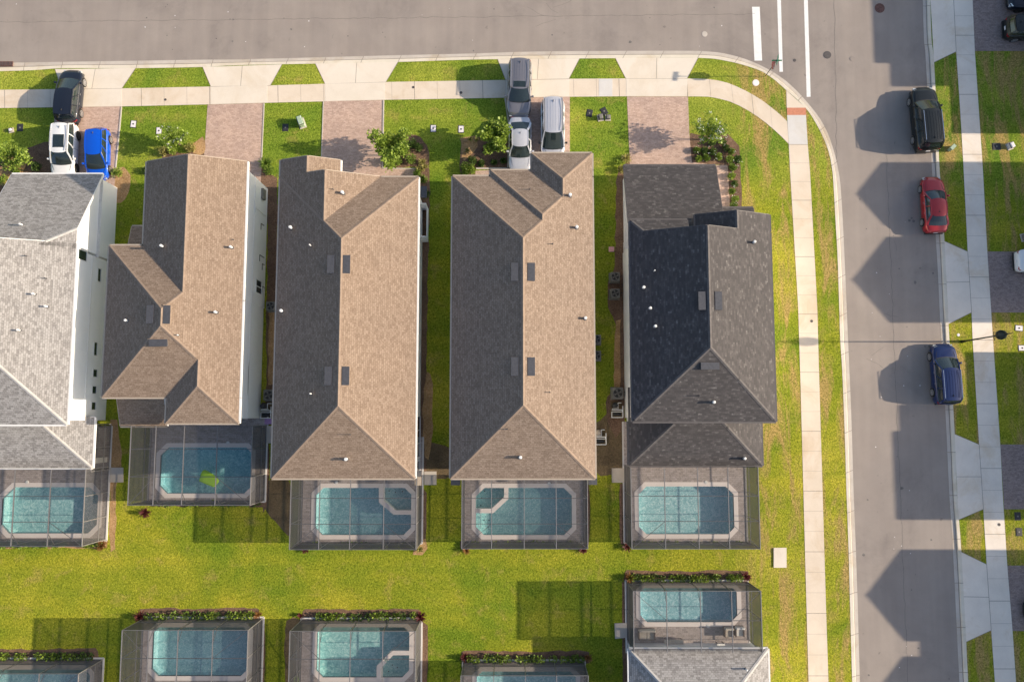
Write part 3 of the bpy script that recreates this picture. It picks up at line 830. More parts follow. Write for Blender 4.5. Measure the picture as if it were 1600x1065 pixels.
# ------------------------------------------------------------------ roofs and houses
EAVE, LOW = 6.1, 2.9
def prim(x0, y0, x1, y1, e, s, sides="NSEW", mat=None, body=True, oh=0.35):
    pl = []
    for d in sides:
        pl.append({'W': (s, 0, e - s * x0, 'W'), 'E': (-s, 0, e + s * x1, 'E'), 'S': (0, s, e - s * y0, 'S'), 'N': (0, -s, e + s * y1, 'N')}[d])
    return dict(r=(x0, y0, x1, y1), e=e, s=s, pl=pl, sides=sides, body=body, oh=oh)
def zof(p, x, y): return min(a * x + b * y + c for a, b, c, _ in p['pl'])
def inr(p, x, y, m=0.0):
    x0, y0, x1, y1 = p['r']; return x0 - m <= x <= x1 + m and y0 - m <= y <= y1 + m
def clip(poly, h):
    out = []
    n = len(poly)
    for i in range(n):
        P, Q = poly[i], poly[(i + 1) % n]
        dp = h[0] * P[0] + h[1] * P[1] + h[2]; dq = h[0] * Q[0] + h[1] * Q[1] + h[2]
        if dp >= 0: out.append(P)
        if (dp > 0 and dq < 0) or (dp < 0 and dq > 0):
            t = dp / (dp - dq); out.append((P[0] + (Q[0] - P[0]) * t, P[1] + (Q[1] - P[1]) * t))
    return out
def area(poly):
    return 0.5 * sum(poly[i][0] * poly[(i + 1) % len(poly)][1] - poly[(i + 1) % len(poly)][0] * poly[i][1] for i in range(len(poly)))
def compose(prims):
    res = []
    for i, p in enumerate(prims):
        x0, y0, x1, y1 = p['r']
        for k, q in enumerate(p['pl']):
            poly = [(x0, y0), (x1, y0), (x1, y1), (x0, y1)]
            for k2, q2 in enumerate(p['pl']):
                if k2 != k: poly = clip(poly, (q2[0] - q[0], q2[1] - q[1], q2[2] - q[2]))
            if len(poly) < 3 or area(poly) < 1e-4: continue
            pieces = [poly]
            for j, o in enumerate(prims):
                if j == i: continue
                eps = 1e-4 if j < i else -1e-4
                m = 0.30 if o['e'] > p['e'] + 1.0 else 0.0
                X0, Y0, X1, Y1 = o['r']
                H = [(1, 0, -X0 - m), (-1, 0, X1 - m), (0, 1, -Y0 - m), (0, -1, Y1 - m)]
                H += [(w[0] - q[0], w[1] - q[1], w[2] - q[2] + eps) for w in o['pl']]
                new = []
                for pc in pieces:
                    cur = pc
                    for h in H:
                        outp = clip(cur, (-h[0], -h[1], -h[2]))
                        if len(outp) >= 3 and area(outp) > 1e-4: new.append(outp)
                        cur = clip(cur, h)
                        if len(cur) < 3 or area(cur) < 1e-4: break
                pieces = new
            res += [(pc, q, i, k) for pc in pieces]
    return res
def top_at(prims, x, y):
    best = None
    for i, p in enumerate(prims):
        if inr(p, x, y, -1e-5):
            vals = [(a * x + b * y + c, k) for k, (a, b, c, _) in enumerate(p['pl'])]
            z, k = min(vals)
            if best is None or z > best[0] + 1e-4: best = (z, i, k)
    return best
HOUSES = {}
def house(key, label, prims, roofmat, capmat, wallmat, fasciamat, extra_group=None, walls=True):
    cx = sum(p['r'][0] + p['r'][2] for p in prims) / (2 * len(prims)); cy = sum(p['r'][1] + p['r'][3] for p in prims) / (2 * len(prims))
    root = empty("house", (cx, cy, 0), label, "house", extra_group)
    def place(o):
        o.parent = root; o.location = (-cx, -cy, 0); return o
    # roof
    mb = MB()
    pcs = compose(prims)
    for poly, q, i, k in pcs:
        a, b, c, d = q
        s = math.hypot(a, b); sl = math.sqrt(1 + s * s)
        pts = [(x, y, a * x + b * y + c) for x, y in poly]
        if d in 'EW': uv = [(y, (-x if d == 'E' else x) * sl) for x, y in poly]
        else: uv = [(x, (-y if d == 'N' else y) * sl) for x, y in poly]
        mb.face(pts, 0, uv)
    # soffits (underside)
    for p in prims:
        x0, y0, x1, y1 = p['r']; z = p['e'] - 0.16
        mb.face([(x0 + .02, y0 + .02, z), (x0 + .02, y1 - .02, z), (x1 - .02, y1 - .02, z), (x1 - .02, y0 + .02, z)], 1, [(0, 0)] * 4)
    roof = place(mb.build("roof", [roofmat, M['soffit']], None))
    # ridge and hip caps
    mc = MB()
    done = set()
    for poly, q, i, k in pcs:
        n = len(poly)
        for e in range(n):
            P, Q = poly[e], poly[(e + 1) % n]
            L = math.dist(P, Q)
            if L < 0.25: continue
            dx, dy = (Q[0] - P[0]) / L, (Q[1] - P[1]) / L
            nx, ny = dy, -dx      # outward for CCW
            segs = max(1, int(L / 0.6)); run = None; runs = []
            for sgi in range(segs):
                t = (sgi + .5) / segs
                mx, my = P[0] + (Q[0] - P[0]) * t, P[1] + (Q[1] - P[1]) * t
                zi = q[0] * mx + q[1] * my + q[2]
                t2 = top_at(prims, mx + nx * .08, my + ny * .08)
                ok = False
                if t2:
                    ext = q[0] * (mx + nx * .08) + q[1] * (my + ny * .08) + q[2]
                    me_, ot = (i, k), (t2[1], t2[2])
                    if t2[0] < ext - 0.015 and t2[0] > zi - 0.15:
                        w = prims[t2[1]]['pl'][t2[2]]
                        if (w[3], round(w[2], 3)) > (q[3], round(q[2], 3)): ok = True
                if ok:
                    if run is None: run = sgi
                elif run is not None:
                    runs.append((run, sgi)); run = None
            if run is not None: runs.append((run, segs))
            for a0, a1 in runs:
                A = (P[0] + (Q[0] - P[0]) * a0 / segs, P[1] + (Q[1] - P[1]) * a0 / segs); Bq = (P[0] + (Q[0] - P[0]) * a1 / segs, P[1] + (Q[1] - P[1]) * a1 / segs)
                W = 0.13
                def zz(x, y): return q[0] * x + q[1] * y + q[2]
                c0 = (A[0], A[1], zz(*A) + .03); c1 = (Bq[0], Bq[1], zz(*Bq) + .03)
                i0 = (A[0] - nx * W, A[1] - ny * W); i1 = (Bq[0] - nx * W, Bq[1] - ny * W)
                mx, my = (A[0] + Bq[0]) / 2 + nx * .08, (A[1] + Bq[1]) / 2 + ny * .08
                t2 = top_at(prims, mx, my); w = prims[t2[1]]['pl'][t2[2]]
                o0 = (A[0] + nx * W, A[1] + ny * W); o1 = (Bq[0] + nx * W, Bq[1] + ny * W)
                def zo(x, y): return w[0] * x + w[1] * y + w[2]
                mc.face([c0, c1, (i1[0], i1[1], zz(*i1) + .02), (i0[0], i0[1], zz(*i0) + .02)])
                mc.face([c1, c0, (o0[0], o0[1], zo(*o0) + .02), (o1[0], o1[1], zo(*o1) + .02)])
    if mc.f:
        cap = mc.build("ridge_cap", capmat); cap.parent = roof
    # fascia / gutters
    mf = MB()
    for i, p in enumerate(prims):
        x0, y0, x1, y1 = p['r']
        for side, (A, Bq, nrm) in {'S': ((x0, y0), (x1, y0), (0, -1)), 'N': ((x1, y1), (x0, y1), (0, 1)), 'W': ((x0, y1), (x0, y0), (-1, 0)), 'E': ((x1, y0), (x1, y1), (1, 0))}.items():
            L = math.dist(A, Bq); n = max(1, int(L / 0.25))
            run = None; runs = []
            for sgi in range(n):
                t = (sgi + .5) / n
                mx, my = A[0] + (Bq[0] - A[0]) * t, A[1] + (Bq[1] - A[1]) * t
                z = zof(p, mx, my)
                vis = True
                for j, o in enumerate(prims):
                    if j != i and inr(o, mx + nrm[0] * .03, my + nrm[1] * .03) and zof(o, mx + nrm[0] * .03, my + nrm[1] * .03) > z - 0.03: vis = False
                    if j < i and inr(o, mx, my, 1e-3) and abs(zof(o, mx, my) - z) < .02: vis = False
                if vis:
                    if run is None: run = sgi
                elif run is not None: runs.append((run, sgi)); run = None
            if run is not None: runs.append((run, n))
            eave = side in p['sides']
            for a0, a1 in runs:
                brk = [a0 / n, a1 / n]
                if not eave:
                    for kk in range(a0 + 1, a1): brk.append(kk / n)
                brk.sort()
                for t0, t1 in zip(brk, brk[1:]):
                    a = (A[0] + (Bq[0] - A[0]) * t0, A[1] + (Bq[1] - A[1]) * t0); b = (A[0] + (Bq[0] - A[0]) * t1, A[1] + (Bq[1] - A[1]) * t1)
                    za, zb = zof(p, *a), zof(p, *b)
                    w = 0.11 if eave else 0.05
                    o_ = (nrm[0] * w, nrm[1] * w)
                    za -= .012; zb -= .012
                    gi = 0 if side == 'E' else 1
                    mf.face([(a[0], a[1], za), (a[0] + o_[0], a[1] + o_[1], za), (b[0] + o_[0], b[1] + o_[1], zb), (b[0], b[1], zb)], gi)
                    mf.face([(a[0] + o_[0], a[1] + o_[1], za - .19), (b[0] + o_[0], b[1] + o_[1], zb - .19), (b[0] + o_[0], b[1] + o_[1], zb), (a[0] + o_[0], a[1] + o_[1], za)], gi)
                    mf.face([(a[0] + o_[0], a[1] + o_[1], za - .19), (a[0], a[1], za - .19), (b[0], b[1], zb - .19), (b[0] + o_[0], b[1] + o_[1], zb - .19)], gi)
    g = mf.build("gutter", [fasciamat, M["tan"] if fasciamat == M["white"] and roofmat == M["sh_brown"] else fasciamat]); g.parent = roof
    # walls
    bodies = []
    if walls:
        mw = MB()
        for p in prims:
            if not p['body']: bodies.append(None); continue
            x0, y0, x1, y1 = p['r']; oh = p['oh']
            oh += .006 * len(bodies); bodies.append((x0 + oh, y0 + oh, x1 - oh, y1 - oh))
        for i, bd in enumerate(bodies):
            if not bd: continue
            p = prims[i]; x0, y0, x1, y1 = bd
            for A, Bq, nrm in (((x0, y0), (x1, y0), (0, -1)), ((x1, y1), (x0, y1), (0, 1)), ((x0, y1), (x0, y0), (-1, 0)), ((x1, y0), (x1, y1), (1, 0))):
                L = math.dist(A, Bq); n = max(1, int(L / 0.4)); last = None
                for sgi in range(n):
                    t0, t1 = sgi / n, (sgi + 1) / n; t = (t0 + t1) / 2
                    mx, my = A[0] + (Bq[0] - A[0]) * t, A[1] + (Bq[1] - A[1]) * t
                    z = zof(p, mx, my) - .1
                    vis = True
                    for j, o in enumerate(bodies):
                        if j == i or not o: continue
                        tx, ty = abs(nrm[1]) * .5, abs(nrm[0]) * .5
                        ins = o[0] + 1e-3 + tx < mx + nrm[0] * .05 < o[2] - 1e-3 - tx and o[1] + 1e-3 + ty < my + nrm[1] * .05 < o[3] - 1e-3 - ty
                        if ins and zof(prims[j], mx, my) - .1 > z - .05: vis = False
                    if not vis: continue
                    a = (A[0] + (Bq[0] - A[0]) * t0, A[1] + (Bq[1] - A[1]) * t0); b = (A[0] + (Bq[0] - A[0]) * t1, A[1] + (Bq[1] - A[1]) * t1)
                    mw.face([(a[0], a[1], -.05), (b[0], b[1], -.05), (b[0], b[1], zof(p, *b) - .1), (a[0], a[1], zof(p, *a) - .1)])
        place(mw.build("wall", wallmat))
    HOUSES[key] = dict(root=root, roof=roof, prims=prims, cx=cx, cy=cy, bodies=bodies)
    return HOUSES[key]
def on_roof(h, px, py):
    z = EAVE
    for _ in range(14):
        x, y = G(px, py, z); t = top_at(h['prims'], x, y)
        if not t: return (x, y, z, None)
        z = z * .3 + t[0] * .7
    x, y = G(px, py, z); t = top_at(h['prims'], x, y)
    return (x, y, t[0] if t else z, h['prims'][t[1]]['pl'][t[2]] if t else None)
def local(h, o, parent):
    o.parent = parent
    if parent == h['root']: o.location = (-h['cx'], -h['cy'], 0)
    return o
def pipe_vent(h, px, py, r=.10, ht=.38, dark=False):
    x, y, z, q = on_roof(h, px, py)
    mb = MB()
    r *= .82
    mb.tube((x, y, z - .1), (x, y, z + ht), r, r, 10)
    if not dark: mb.tube((x, y, z + ht), (x, y, z + ht + .05), r * 1.25, r * .9, 10)
    mb.tube((x, y, z - .15), (x, y, z + .07), r * 2.0, r * 1.3, 10, mi=1)
    return local(h, mb.build("vent_pipe", [M['vent'] if dark else M['pipe'], M['vent']]), h['roof'])
def ridge_vent(h, px, py, L=1.30, W=.46, along='y'):
    x, y, z, q = on_roof(h, px, py)
    mb = MB()
    a, b, c, d = q
    s = math.hypot(a, b)
    # local frame: u along the ridge, w down slope
    if d in 'EW': u = Vector((0, 1, 0)); w = Vector((1 if d == 'E' else -1, 0, -s)).normalized()
    else: u = Vector((1, 0, 0)); w = Vector((0, 1 if d == 'N' else -1, -s)).normalized()
    n = u.cross(w).normalized()
    if n.z < 0: n = -n
    c0 = Vector((x, y, z))
    def P(a_, b_, c_): return tuple(c0 + u * a_ + w * b_ + n * c_)
    h1, h2 = .05, .24
    mb.face([P(-L/2, -W/2, h1), P(L/2, -W/2, h1), P(L/2, W/2, h2), P(-L/2, W/2, h2)])
    mb.face([P(-L/2, W/2, h2), P(L/2, W/2, h2), P(L/2, W/2 - .04, 0), P(-L/2, W/2 - .04, 0)], 1)
    mb.face([P(-L/2, -W/2, h1), P(-L/2, W/2, h2), P(-L/2, W/2, 0), P(-L/2, -W/2, 0)])
    mb.face([P(L/2, -W/2, h1), P(L/2, W/2, h2), P(L/2, W/2, 0), P(L/2, -W/2, 0)])
    mb.face([P(-L/2, -W/2, h1), P(L/2, -W/2, h1), P(L/2, -W/2, 0), P(-L/2, -W/2, 0)])
    mb.face([P(-L/2 - .12, -W/2 - .04, .015), P(L/2 + .06, -W/2 - .04, .015), P(L/2 + .06, W/2 + .08, .015), P(-L/2 - .06, W/2 + .08, .015)], 2)
    return local(h, mb.build("roof_vent", [M['vent'], M['ventdark'], h.get('flash', M['cap_brown'])]), h['roof'])
def window(h, side, bi, t, z, w, ht, name="window", sash=1, door=False):
    """window on wall SIDE of body BI; t = world coordinate along the wall of the centre"""
    x0, y0, x1, y1 = h['bodies'][bi]
    def P(a, d):   # a along, d outward
        if side == 'E': return (x1 + d, a)
        if side == 'W': return (x0 - d, a)
        if side == 'N': return (a, y1 + d)
        return (a, y0 - d)
    def bx(mb, a0, a1, z0, z1, d0, d1, mi=0):
        p, q = P(a0, d0), P(a1, d1)
        mb.box(min(p[0], q[0]), min(p[1], q[1]), z0, max(p[0], q[0]), max(p[1], q[1]), z1, mi)
    mb = MB(); f = .07
    bx(mb, t - w/2 - f, t + w/2 + f, z - f, z, -.02, .06); bx(mb, t - w/2 - f, t + w/2 + f, z + ht, z + ht + f, -.02, .06)
    bx(mb, t - w/2 - f, t - w/2, z, z + ht, -.02, .06); bx(mb, t + w/2, t + w/2 + f, z, z + ht, -.02, .06)
    for k in range(1, sash + 1):
        tt = t - w/2 + w * k / (sash + 1); bx(mb, tt - .025, tt + .025, z, z + ht, -.02, .05)
    fr = local(h, mb.build(name, M['white']), h['root'])
    mg = MB(); bx(mg, t - w/2, t + w/2, z, z + ht, -.01, .015)
    g = mg.build("pane", M['glass']); g.parent = fr
    return fr
def garage_door(h, bi, x, w=4.9, ht=2.15, side='N'):
    x0, y0, x1, y1 = h['bodies'][bi]
    mb = MB()
    for k in range(4):
        z0 = .02 + k * ht / 4
        if side == 'N': mb.box(x - w/2, y1 - .02, z0, x + w/2, y1 + .05, z0 + ht / 4 - .03)
        else: mb.box(x0 - .05, x - w/2, z0, x0 + .02, x + w/2, z0 + ht / 4 - .03)
    return local(h, mb.build("garage_door", M['white']), h['root'])
def entry_door(h, bi, x, side='N'):
    x0, y0, x1, y1 = h['bodies'][bi]
    mb = MB()
    if side == 'N': mb.box(x - .5, y1 - .02, .02, x + .5, y1 + .06, 2.1)
    else: mb.box(x0 - .06, x - .5, .02, x0 + .02, x + .5, 2.1)
    d = local(h, mb.build("door", M['wood']), h['root'])
    mk = MB()
    if side == 'N': mk.tube((x + .38, y1 + .05, 1.0), (x + .38, y1 + .12, 1.0), .03, n=8)
    else: mk.tube((x0 - .05, x + .38, 1.0), (x0 - .12, x + .38, 1.0), .03, n=8)
    k = mk.build("handle", M['chrome']); k.parent = d
    return d
def belt(h, bi, side='E', z=3.15, y0_=None, y1_=None):
    x0, y0, x1, y1 = h['bodies'][bi]
    mb = MB(); a, b = (y0_ or y0), (y1_ or y1)
    if side == 'E': mb.box(x1 - .01, a, z, x1 + .045, b, z + .10)
    else: mb.box(x0 - .045, a, z, x0 + .01, b, z + .10)
    return local(h, mb.build("belt_trim", M['white']), h['root'])
def downspout(h, side, bi, t, z1):
    x0, y0, x1, y1 = h['bodies'][bi]
    mb = MB(); x = x1 + .05 if side == 'E' else x0 - .05
    mb.box(x - .04, t - .05, .1, x + .04, t + .05, z1)
    return local(h, mb.build("downspout", M['white']), h['root'])
def X_(px, py, z): return G(px, py, z)[0]
def Y_(px, py, z): return G(px, py, z)[1]

# --- house a: pale grey roof, leftmost
zE = EAVE
A_E = X_(104, 663, zE); A_S = Y_(104, 663, zE); A_N = Y_(118.4, 356.4, zE)
a_gab = Y_(83, 377, 6.75)
a_main = prim(A_E - 11.2, A_S, A_E, a_gab, zE, .38, "SEW", oh=.3)
a_yn = Y_(100, 272, LOW)
a_wing = prim(X_(18, 278, LOW), a_gab - .4, A_E, a_yn, LOW, (zE - LOW) / (a_yn - A_N), "N", oh=.25)
a_wing['pl'].append((-.38, 0, zE + .38 * A_E, 'E'))
a_skirt = prim(A_E - 11.2, a_gab - .4, X_(18, 278, LOW), A_N, zE, .38, "N", oh=.3)
a_rear = prim(A_E - 11.2, Y_(143, 731, LOW), X_(143.5, 731, LOW), A_S + .55, LOW, .36, "SE", body=False)
a_rear2 = prim(X_(105, 660, LOW), A_S - .3, X_(143.5, 731, LOW), A_S + .6, LOW, .5, "E", body=False)
hA = house('a', "two storey white house with pale grey shingle roof, cut by the photo's edge", [a_main, a_wing, a_rear, a_skirt], M['sh_grey'], M['cap_grey'], M['wall_w'], M['white'])
# --- house b: brown cross hip roof
bAe = X_(386, 247.6, zE); bAn = Y_(229.3, 252.3, zE)
bAw = X_(229.3, 252.3, zE); bS = Y_(373, 661, zE); bE = (bAe + X_(373, 661, zE)) / 2
s = .43
b1 = prim(bAw, Y_(260, 470, zE), bE, bAn, zE, s, "EW", oh=.3)
b2 = prim(X_(165, 500, zE), Y_(160, 620.5, zE), bE, Y_(170, 383.5, zE), zE, s)
b3 = prim(X_(258.5, 661, zE), bS, bE, Y_(300, 560, zE), zE, s, "SEW")
b4 = prim(X_(188, 662, LOW), Y_(190, 665.5, LOW), X_(262, 640, LOW), Y_(190, 612, LOW), LOW, .36, "S")
b5 = prim(X_(206, 354, LOW), Y_(206, 395, LOW), X_(232, 354, LOW), Y_(206, 353.5, LOW), LOW, .3, "N", oh=.2)
hB = house('b', "two storey white house with brown cross hipped roof beside the pale grey roof", [b1, b2, b3, b4, b5], M['sh_brown'], M['cap_brown'], M['wall'], M['white'])
# --- house c: brown roof with stepped gables at the street
xw, xe, ys, yn, yg2, eg2, yg1, eg1 = -17.202, -6.946, -4.23, 17.832, 18.03, -9.802, 19.137, -12.758
c1 = prim(xw, ys, xe, yn, zE, .44)
c2 = prim(xw, yn - 6.0, eg2, yg2 - .15, zE, .44, "EW", oh=.3)
c3 = prim(xw, yn - 4.0, eg1, yg1, zE, .44, "EW", oh=.3)
c4 = prim(X_(648, 757, LOW), Y_(655, 757, LOW), X_(658.5, 757, LOW), Y_(655, 757, LOW) + 2.6, LOW, .05, "S", body=False)
hC = house('c', "two storey house whose brown roof has two stepped gables toward the street", [c1, c2, c3], M['sh_brown'], M['cap_brown'], M['wall'], M['white'])
# --- house d: brown roof with three stepped hips
d1 = prim(-4.401, -4.23, 5.956, 17.909, zE, .46)
d2 = prim(-1.596, 6.0, 5.956, 18.353, zE, .46, "NEW")
d3 = prim(1.443, 8.0, 5.956, 19.659, zE, .46, "NEW")
hD = house('d', "two storey house whose brown roof steps back in three hips toward the street", [d1, d2, d3], M['sh_brown2'], M['cap_brown'], M['wall'], M['tan'])
# --- house e: charcoal corner house
eE = (X_(1202, 335.4, zE) + X_(1213, 658, zE)) / 2; eW = (X_(983, 345, zE) + X_(989.6, 658.8, zE)) / 2
eS = Y_(1100, 658.5, zE); eN = Y_(983, 343.5, zE)
s = .44
gEnd = eN - 0.95
e1 = prim(eW, eS, eE, gEnd, zE, s, "SEW", oh=.3)
e2 = prim(eW, gEnd - .6, X_(1074, 343, zE), eN, zE, s, "NW", oh=.35)
gN = Y_(1202, 335.4, zE)
e3 = prim(X_(1086, 338, zE), gEnd - 3.0, eE, gN, zE, s, "EW", oh=.3)
eLs = Y_(1100, 727.5, LOW)
e4 = prim(X_(982.5, 728, LOW), eLs, X_(1191.5, 727, LOW), eS + 2.6, LOW, .44, "SEW", body=False)
e5 = prim(X_(974.5, 259, LOW), gEnd - .5, X_(1118, 260, LOW), Y_(1040, 258.5, LOW), LOW, .42, "N", oh=.3)
e6 = prim(X_(1122, 326, LOW), gN - 1.0, X_(1177, 326, LOW), Y_(1150, 324.5, LOW), LOW, .3, "N", oh=.3)
hE = house('e', "corner house with charcoal shingle roof and low garage wing", [e1, e2, e3, e4, e5, e6], M['sh_black'], M['cap_black'], M['wall'], M['dkfascia'])
hE['flash'] = M['sh_black']
# --- house f: pale grey, bottom right
f1 = prim(X_(982.4, 1015, LOW), Y_(1090, 1300, LOW), X_(1200, 1011, LOW), Y_(1090, 1013, LOW), LOW, .38, "NEW")
f2 = prim(X_(982.4, 1015, LOW) + .6, Y_(1090, 1500, LOW), X_(1200, 1011, LOW) - .6, Y_(1090, 1150, LOW), zE, .5)
hF = house('f', "house with pale grey hipped roof behind the pool at the bottom of the photo", [f1, f2], M['sh_grey'], M['cap_grey'], M['wall_w'], M['white'])

for px, py in ((35.4, 351.6), (55, 459.7), (74.5, 479), (31.7, 516)): pipe_vent(hA, px, py, .08)
for px, py in ((42, 400), (73, 435)): pipe_vent(hA, px, py, .04, .3, True)
for px, py in ((254.5, 385), (362.4, 386.8), (199.3, 501), (338.5, 488)): pipe_vent(hB, px, py, .10)
pipe_vent(hB, 365, 374.5, .03, .22, True); pipe_vent(hB, 279, 523.5, .05, .2)
for px, py in ((536, 302), (455.4, 356.4), (441, 486), (541.6, 716.6)): pipe_vent(hC, px, py, .12)
pipe_vent(hC, 485.7, 384, .06); pipe_vent(hC, 486.7, 614.9, .06); pipe_vent(hC, 521, 296, .03, .25, True); pipe_vent(hC, 548, 678.5, .03, .4, True)
for px, py in ((890.4, 306), (900.7, 356), (914, 497.4), (813, 713.7)): pipe_vent(hD, px, py, .12)
for px, py in ((863.5, 381.4), (828, 296), (793, 670), (859, 612.6)): pipe_vent(hD, px, py, .035, .35, True)
for px, py in ((1177, 379), (1004.8, 449.6), (1015, 481.9), (1022.8, 510), (1114, 628), (1162, 715.5)): pipe_vent(hE, px, py, .11)
pipe_vent(hE, 1021.7, 423.7, .05); pipe_vent(hE, 1092, 618, .03, .4, True)
pipe_vent(hF, 1165, 1044, .07)
for px, py in ((236.5, 491), (260.5, 491.5), (248, 534.5)): ridge_vent(hB, px, py)
for px, py in ((518.5, 413), (541, 413), (514.5, 587), (539.5, 587)): ridge_vent(hC, px, py)
for px, py in ((805.5, 425), (829, 425), (805.5, 572.5), (829, 572.5)): ridge_vent(hD, px, py)
for px, py in ((1097.5, 470), (1121, 470), (1109, 570.5)): ridge_vent(hE, px, py)

# wall features
def yw(px, py, z): return Y_(px, py, z)
belt(hA, 0); belt(hB, 1, 'E'); belt(hB, 0, 'E'); belt(hC, 0, 'E'); belt(hB, 2, 'E')
window(hA, 'E', 0, yw(127, 392, 4.4), 4.1, 1.5, 1.3)
for py in (552, 576, 612): pass
for py, w in ((432, 1.0), (546, 1.0)): window(hA, 'E', 0, yw(150, py, 1.5), 1.9, w, .45, sash=0)
for py in (583, 609, 634): window(hA, 'E', 0, yw(149, py, 1.9), 1.7, .55, .6, sash=0)
window(hB, 'E', 0, yw(405, 448, 1.7), .95, 1.0, 1.35)
for py, z, w, hh in ((377, 3.2, 1.1, 1.0), (627, 3.2, 1.0, .7)): window(hC, 'E', 0, yw(656, py, z), z, w, hh, sash=0)
window(hC, 'E', 0, yw(657, 682, 1.2), .35, 3.1, 2.2, sash=2); window(hC, 'E', 0, yw(657, 733, 1.2), .35, 1.3, 2.2, sash=0)
window(hD, 'E', 0, 4.0, 4.0, 1.2, 1.2); window(hD, 'E', 0, 10.0, 4.0, 1.2, 1.2); window(hD, 'W', 0, 2.0, 4.0, 1.2, 1.2); window(hD, 'W', 0, 9.0, 4.0, 1.2, 1.2)
window(hE, 'W', 0, 5.0, 4.0, 1.2, 1.2); window(hE, 'E', 0, 3.0, 4.0, 1.4, 1.3); window(hE, 'E', 0, 8.5, 4.0, 1.4, 1.3); window(hE, 'E', 0, 8.5, 1.0, 1.4, 1.4); window(hE, 'E', 0, 3.0, 1.0, 1.4, 1.4)
window(hC, 'W', 0, 3.0, 4.0, 1.2, 1.2); window(hC, 'W', 0, 10.0, 4.0, 1.2, 1.2)
for h, bi in ((hA, 0), (hB, 2), (hC, 0), (hD, 0), (hE, 0)):
    b_ = h['bodies'][bi]; xm = (b_[0] + b_[2]) / 2; hw = min(2.2, (b_[2] - b_[0]) * .28)
    window(h, 'S', bi, xm - hw, 4.0 if h is not hE else 4.4, 1.3, 1.2); window(h, 'S', bi, xm + hw, 4.0 if h is not hE else 4.4, 1.3, 1.2)
    if h is not hE: window(h, 'S', bi, xm, .08, 3.4 if bi == 0 else 2.4, 2.1, name="sliding_door", sash=1)
garage_door(hA, 1, (hA['bodies'][1][0] + hA['bodies'][1][2]) / 2)
garage_door(hB, 0, (hB['bodies'][0][0] + hB['bodies'][0][2]) / 2); window(hB, 'N', 0, (hB['bodies'][0][0] + hB['bodies'][0][2]) / 2, 4.0, 1.8, 1.2)
garage_door(hC, 2, -14.9, 3.2); entry_door(hC, 0, -8.4)
window(hC, 'N', 2, -14.9, 4.0, 1.6, 1.2); window(hC, 'N', 1, -11.2, 4.0, 1.4, 1.2); window(hC, 'N', 0, -8.3, 4.0, 1.3, 1.2)
window(hD, 'N', 2, 3.7, 4.0, 1.6, 1.2); window(hD, 'N', 1, 0.0, 4.0, 1.3, 1.2); window(hD, 'N', 0, -3.0, 4.0, 1.3, 1.2)
garage_door(hD, 2, 3.7, 3.6); entry_door(hD, 0, -3.0)
garage_door(hE, 4, (hE['bodies'][4][0] + hE['bodies'][4][2]) / 2); window(hE, 'N', 2, 15.5, 4.0, 1.5, 1.2)
# low eave strips beside the enclosures, and the side porch of house c
def lean_to(h, px0, px1, py0, py1, z, mat, name="porch_roof", t=.12):
    x0, y1 = G(px0, py0, z); x1, y0 = G(px1, py1, z)
    mb = MB(); mb.box(x0, y0, z - t, x1, y1, z)
    return local(h, mb.build(name, mat), h['root'])
lean_to(hD, 704.5, 719, 740, 757.5, 2.95, M['vent']); lean_to(hD, 919, 933, 740, 757, 2.95, M['vent'])
lean_to(hC, 648, 658, 735, 758, 2.95, M['tan'])
# side entry porch of house c (low roof, open front, parapet)
x1 = hC['bodies'][0][2]
ya, yb = Y_(660, 308, 2.8), Y_(660, 366, 2.8)
mb = MB(); mb.box(x1 - .02, ya - .0, 2.6, x1 + .62, ya + .9, 2.72); local(hC, mb.build("porch_roof", M['vent']), hC['root'])
mb = MB()
mb.box(x1 - .02, yb, 0, x1 + .48, yb + .08, 1.9); mb.box(x1 - .02, ya - .3, 0, x1 + .48, ya - .22, 1.9); mb.box(x1 + .42, yb + .08, 0, x1 + .48, ya - .3, .9)
local(hC, mb.build("porch_wall", M['wall']), hC['root'])
for py, z0_, z1_ in ((335, .5, 3.0), (352, .9, 1.6), (401, .6, 1.7), (412, .5, 1.0), (447, .3, .9)):
    b_ = hB['bodies'][0]; y = yw(415, py, 1.0); mb = MB(); mb.tube((b_[2] + .05, y, z0_), (b_[2] + .05, y, z1_), .035, n=6); mb.tube((b_[2] + .05, y, z1_), (b_[2] + .05, y - .5, z1_), .03, n=6)
    local(hB, mb.build("wall_pipe", M['pvc'] if z1_ > 2 else M['ac']), hB['root'])
for py in (300, 308): 
    b_ = hB['bodies'][0]; y = yw(420, py, 1.3); mb = MB(); mb.box(b_[2], y - .2, 1.0, b_[2] + .18, y + .2, 1.7); local(hB, mb.build("meter_cabinet", M['ac']), hB['root'])
# house a: corner column block and open lanai side wall
x1 = hA['bodies'][0][2]
mb = MB()
Lx = X_(143.5, 731, LOW) - .3; Ly = Y_(150, 718, LOW) 
mb.box(Lx - .35, Y_(143, 731, LOW) + .3, 0, Lx, Y_(143, 731, LOW) + .7, LOW - .1)
mb.box(x1 - 9.5, Y_(143, 731, LOW) + .3, 0, x1 - 9.1, Y_(143, 731, LOW) + .7, LOW - .1)
local(hA, mb.build("porch_column", M['white']), hA['root'])
mb = MB()
ex0, ex1, ey0 = hE['prims'][3]['r'][0] + .3, hE['prims'][3]['r'][2] - .3, hE['prims'][3]['r'][1] + .3
for xx in (ex0, (ex0 + ex1) / 2 - .2, ex1 - .4): mb.box(xx, ey0, 0, xx + .4, ey0 + .4, LOW - .1)
local(hE, mb.build("porch_column", M['white']), hE['root'])
mb = MB(); mb.box(ex0, ey0 + .4, 0, ex0 + .15, hE['bodies'][0][1], LOW - .1); local(hE, mb.build("porch_wall", M['white']), hE['root'])

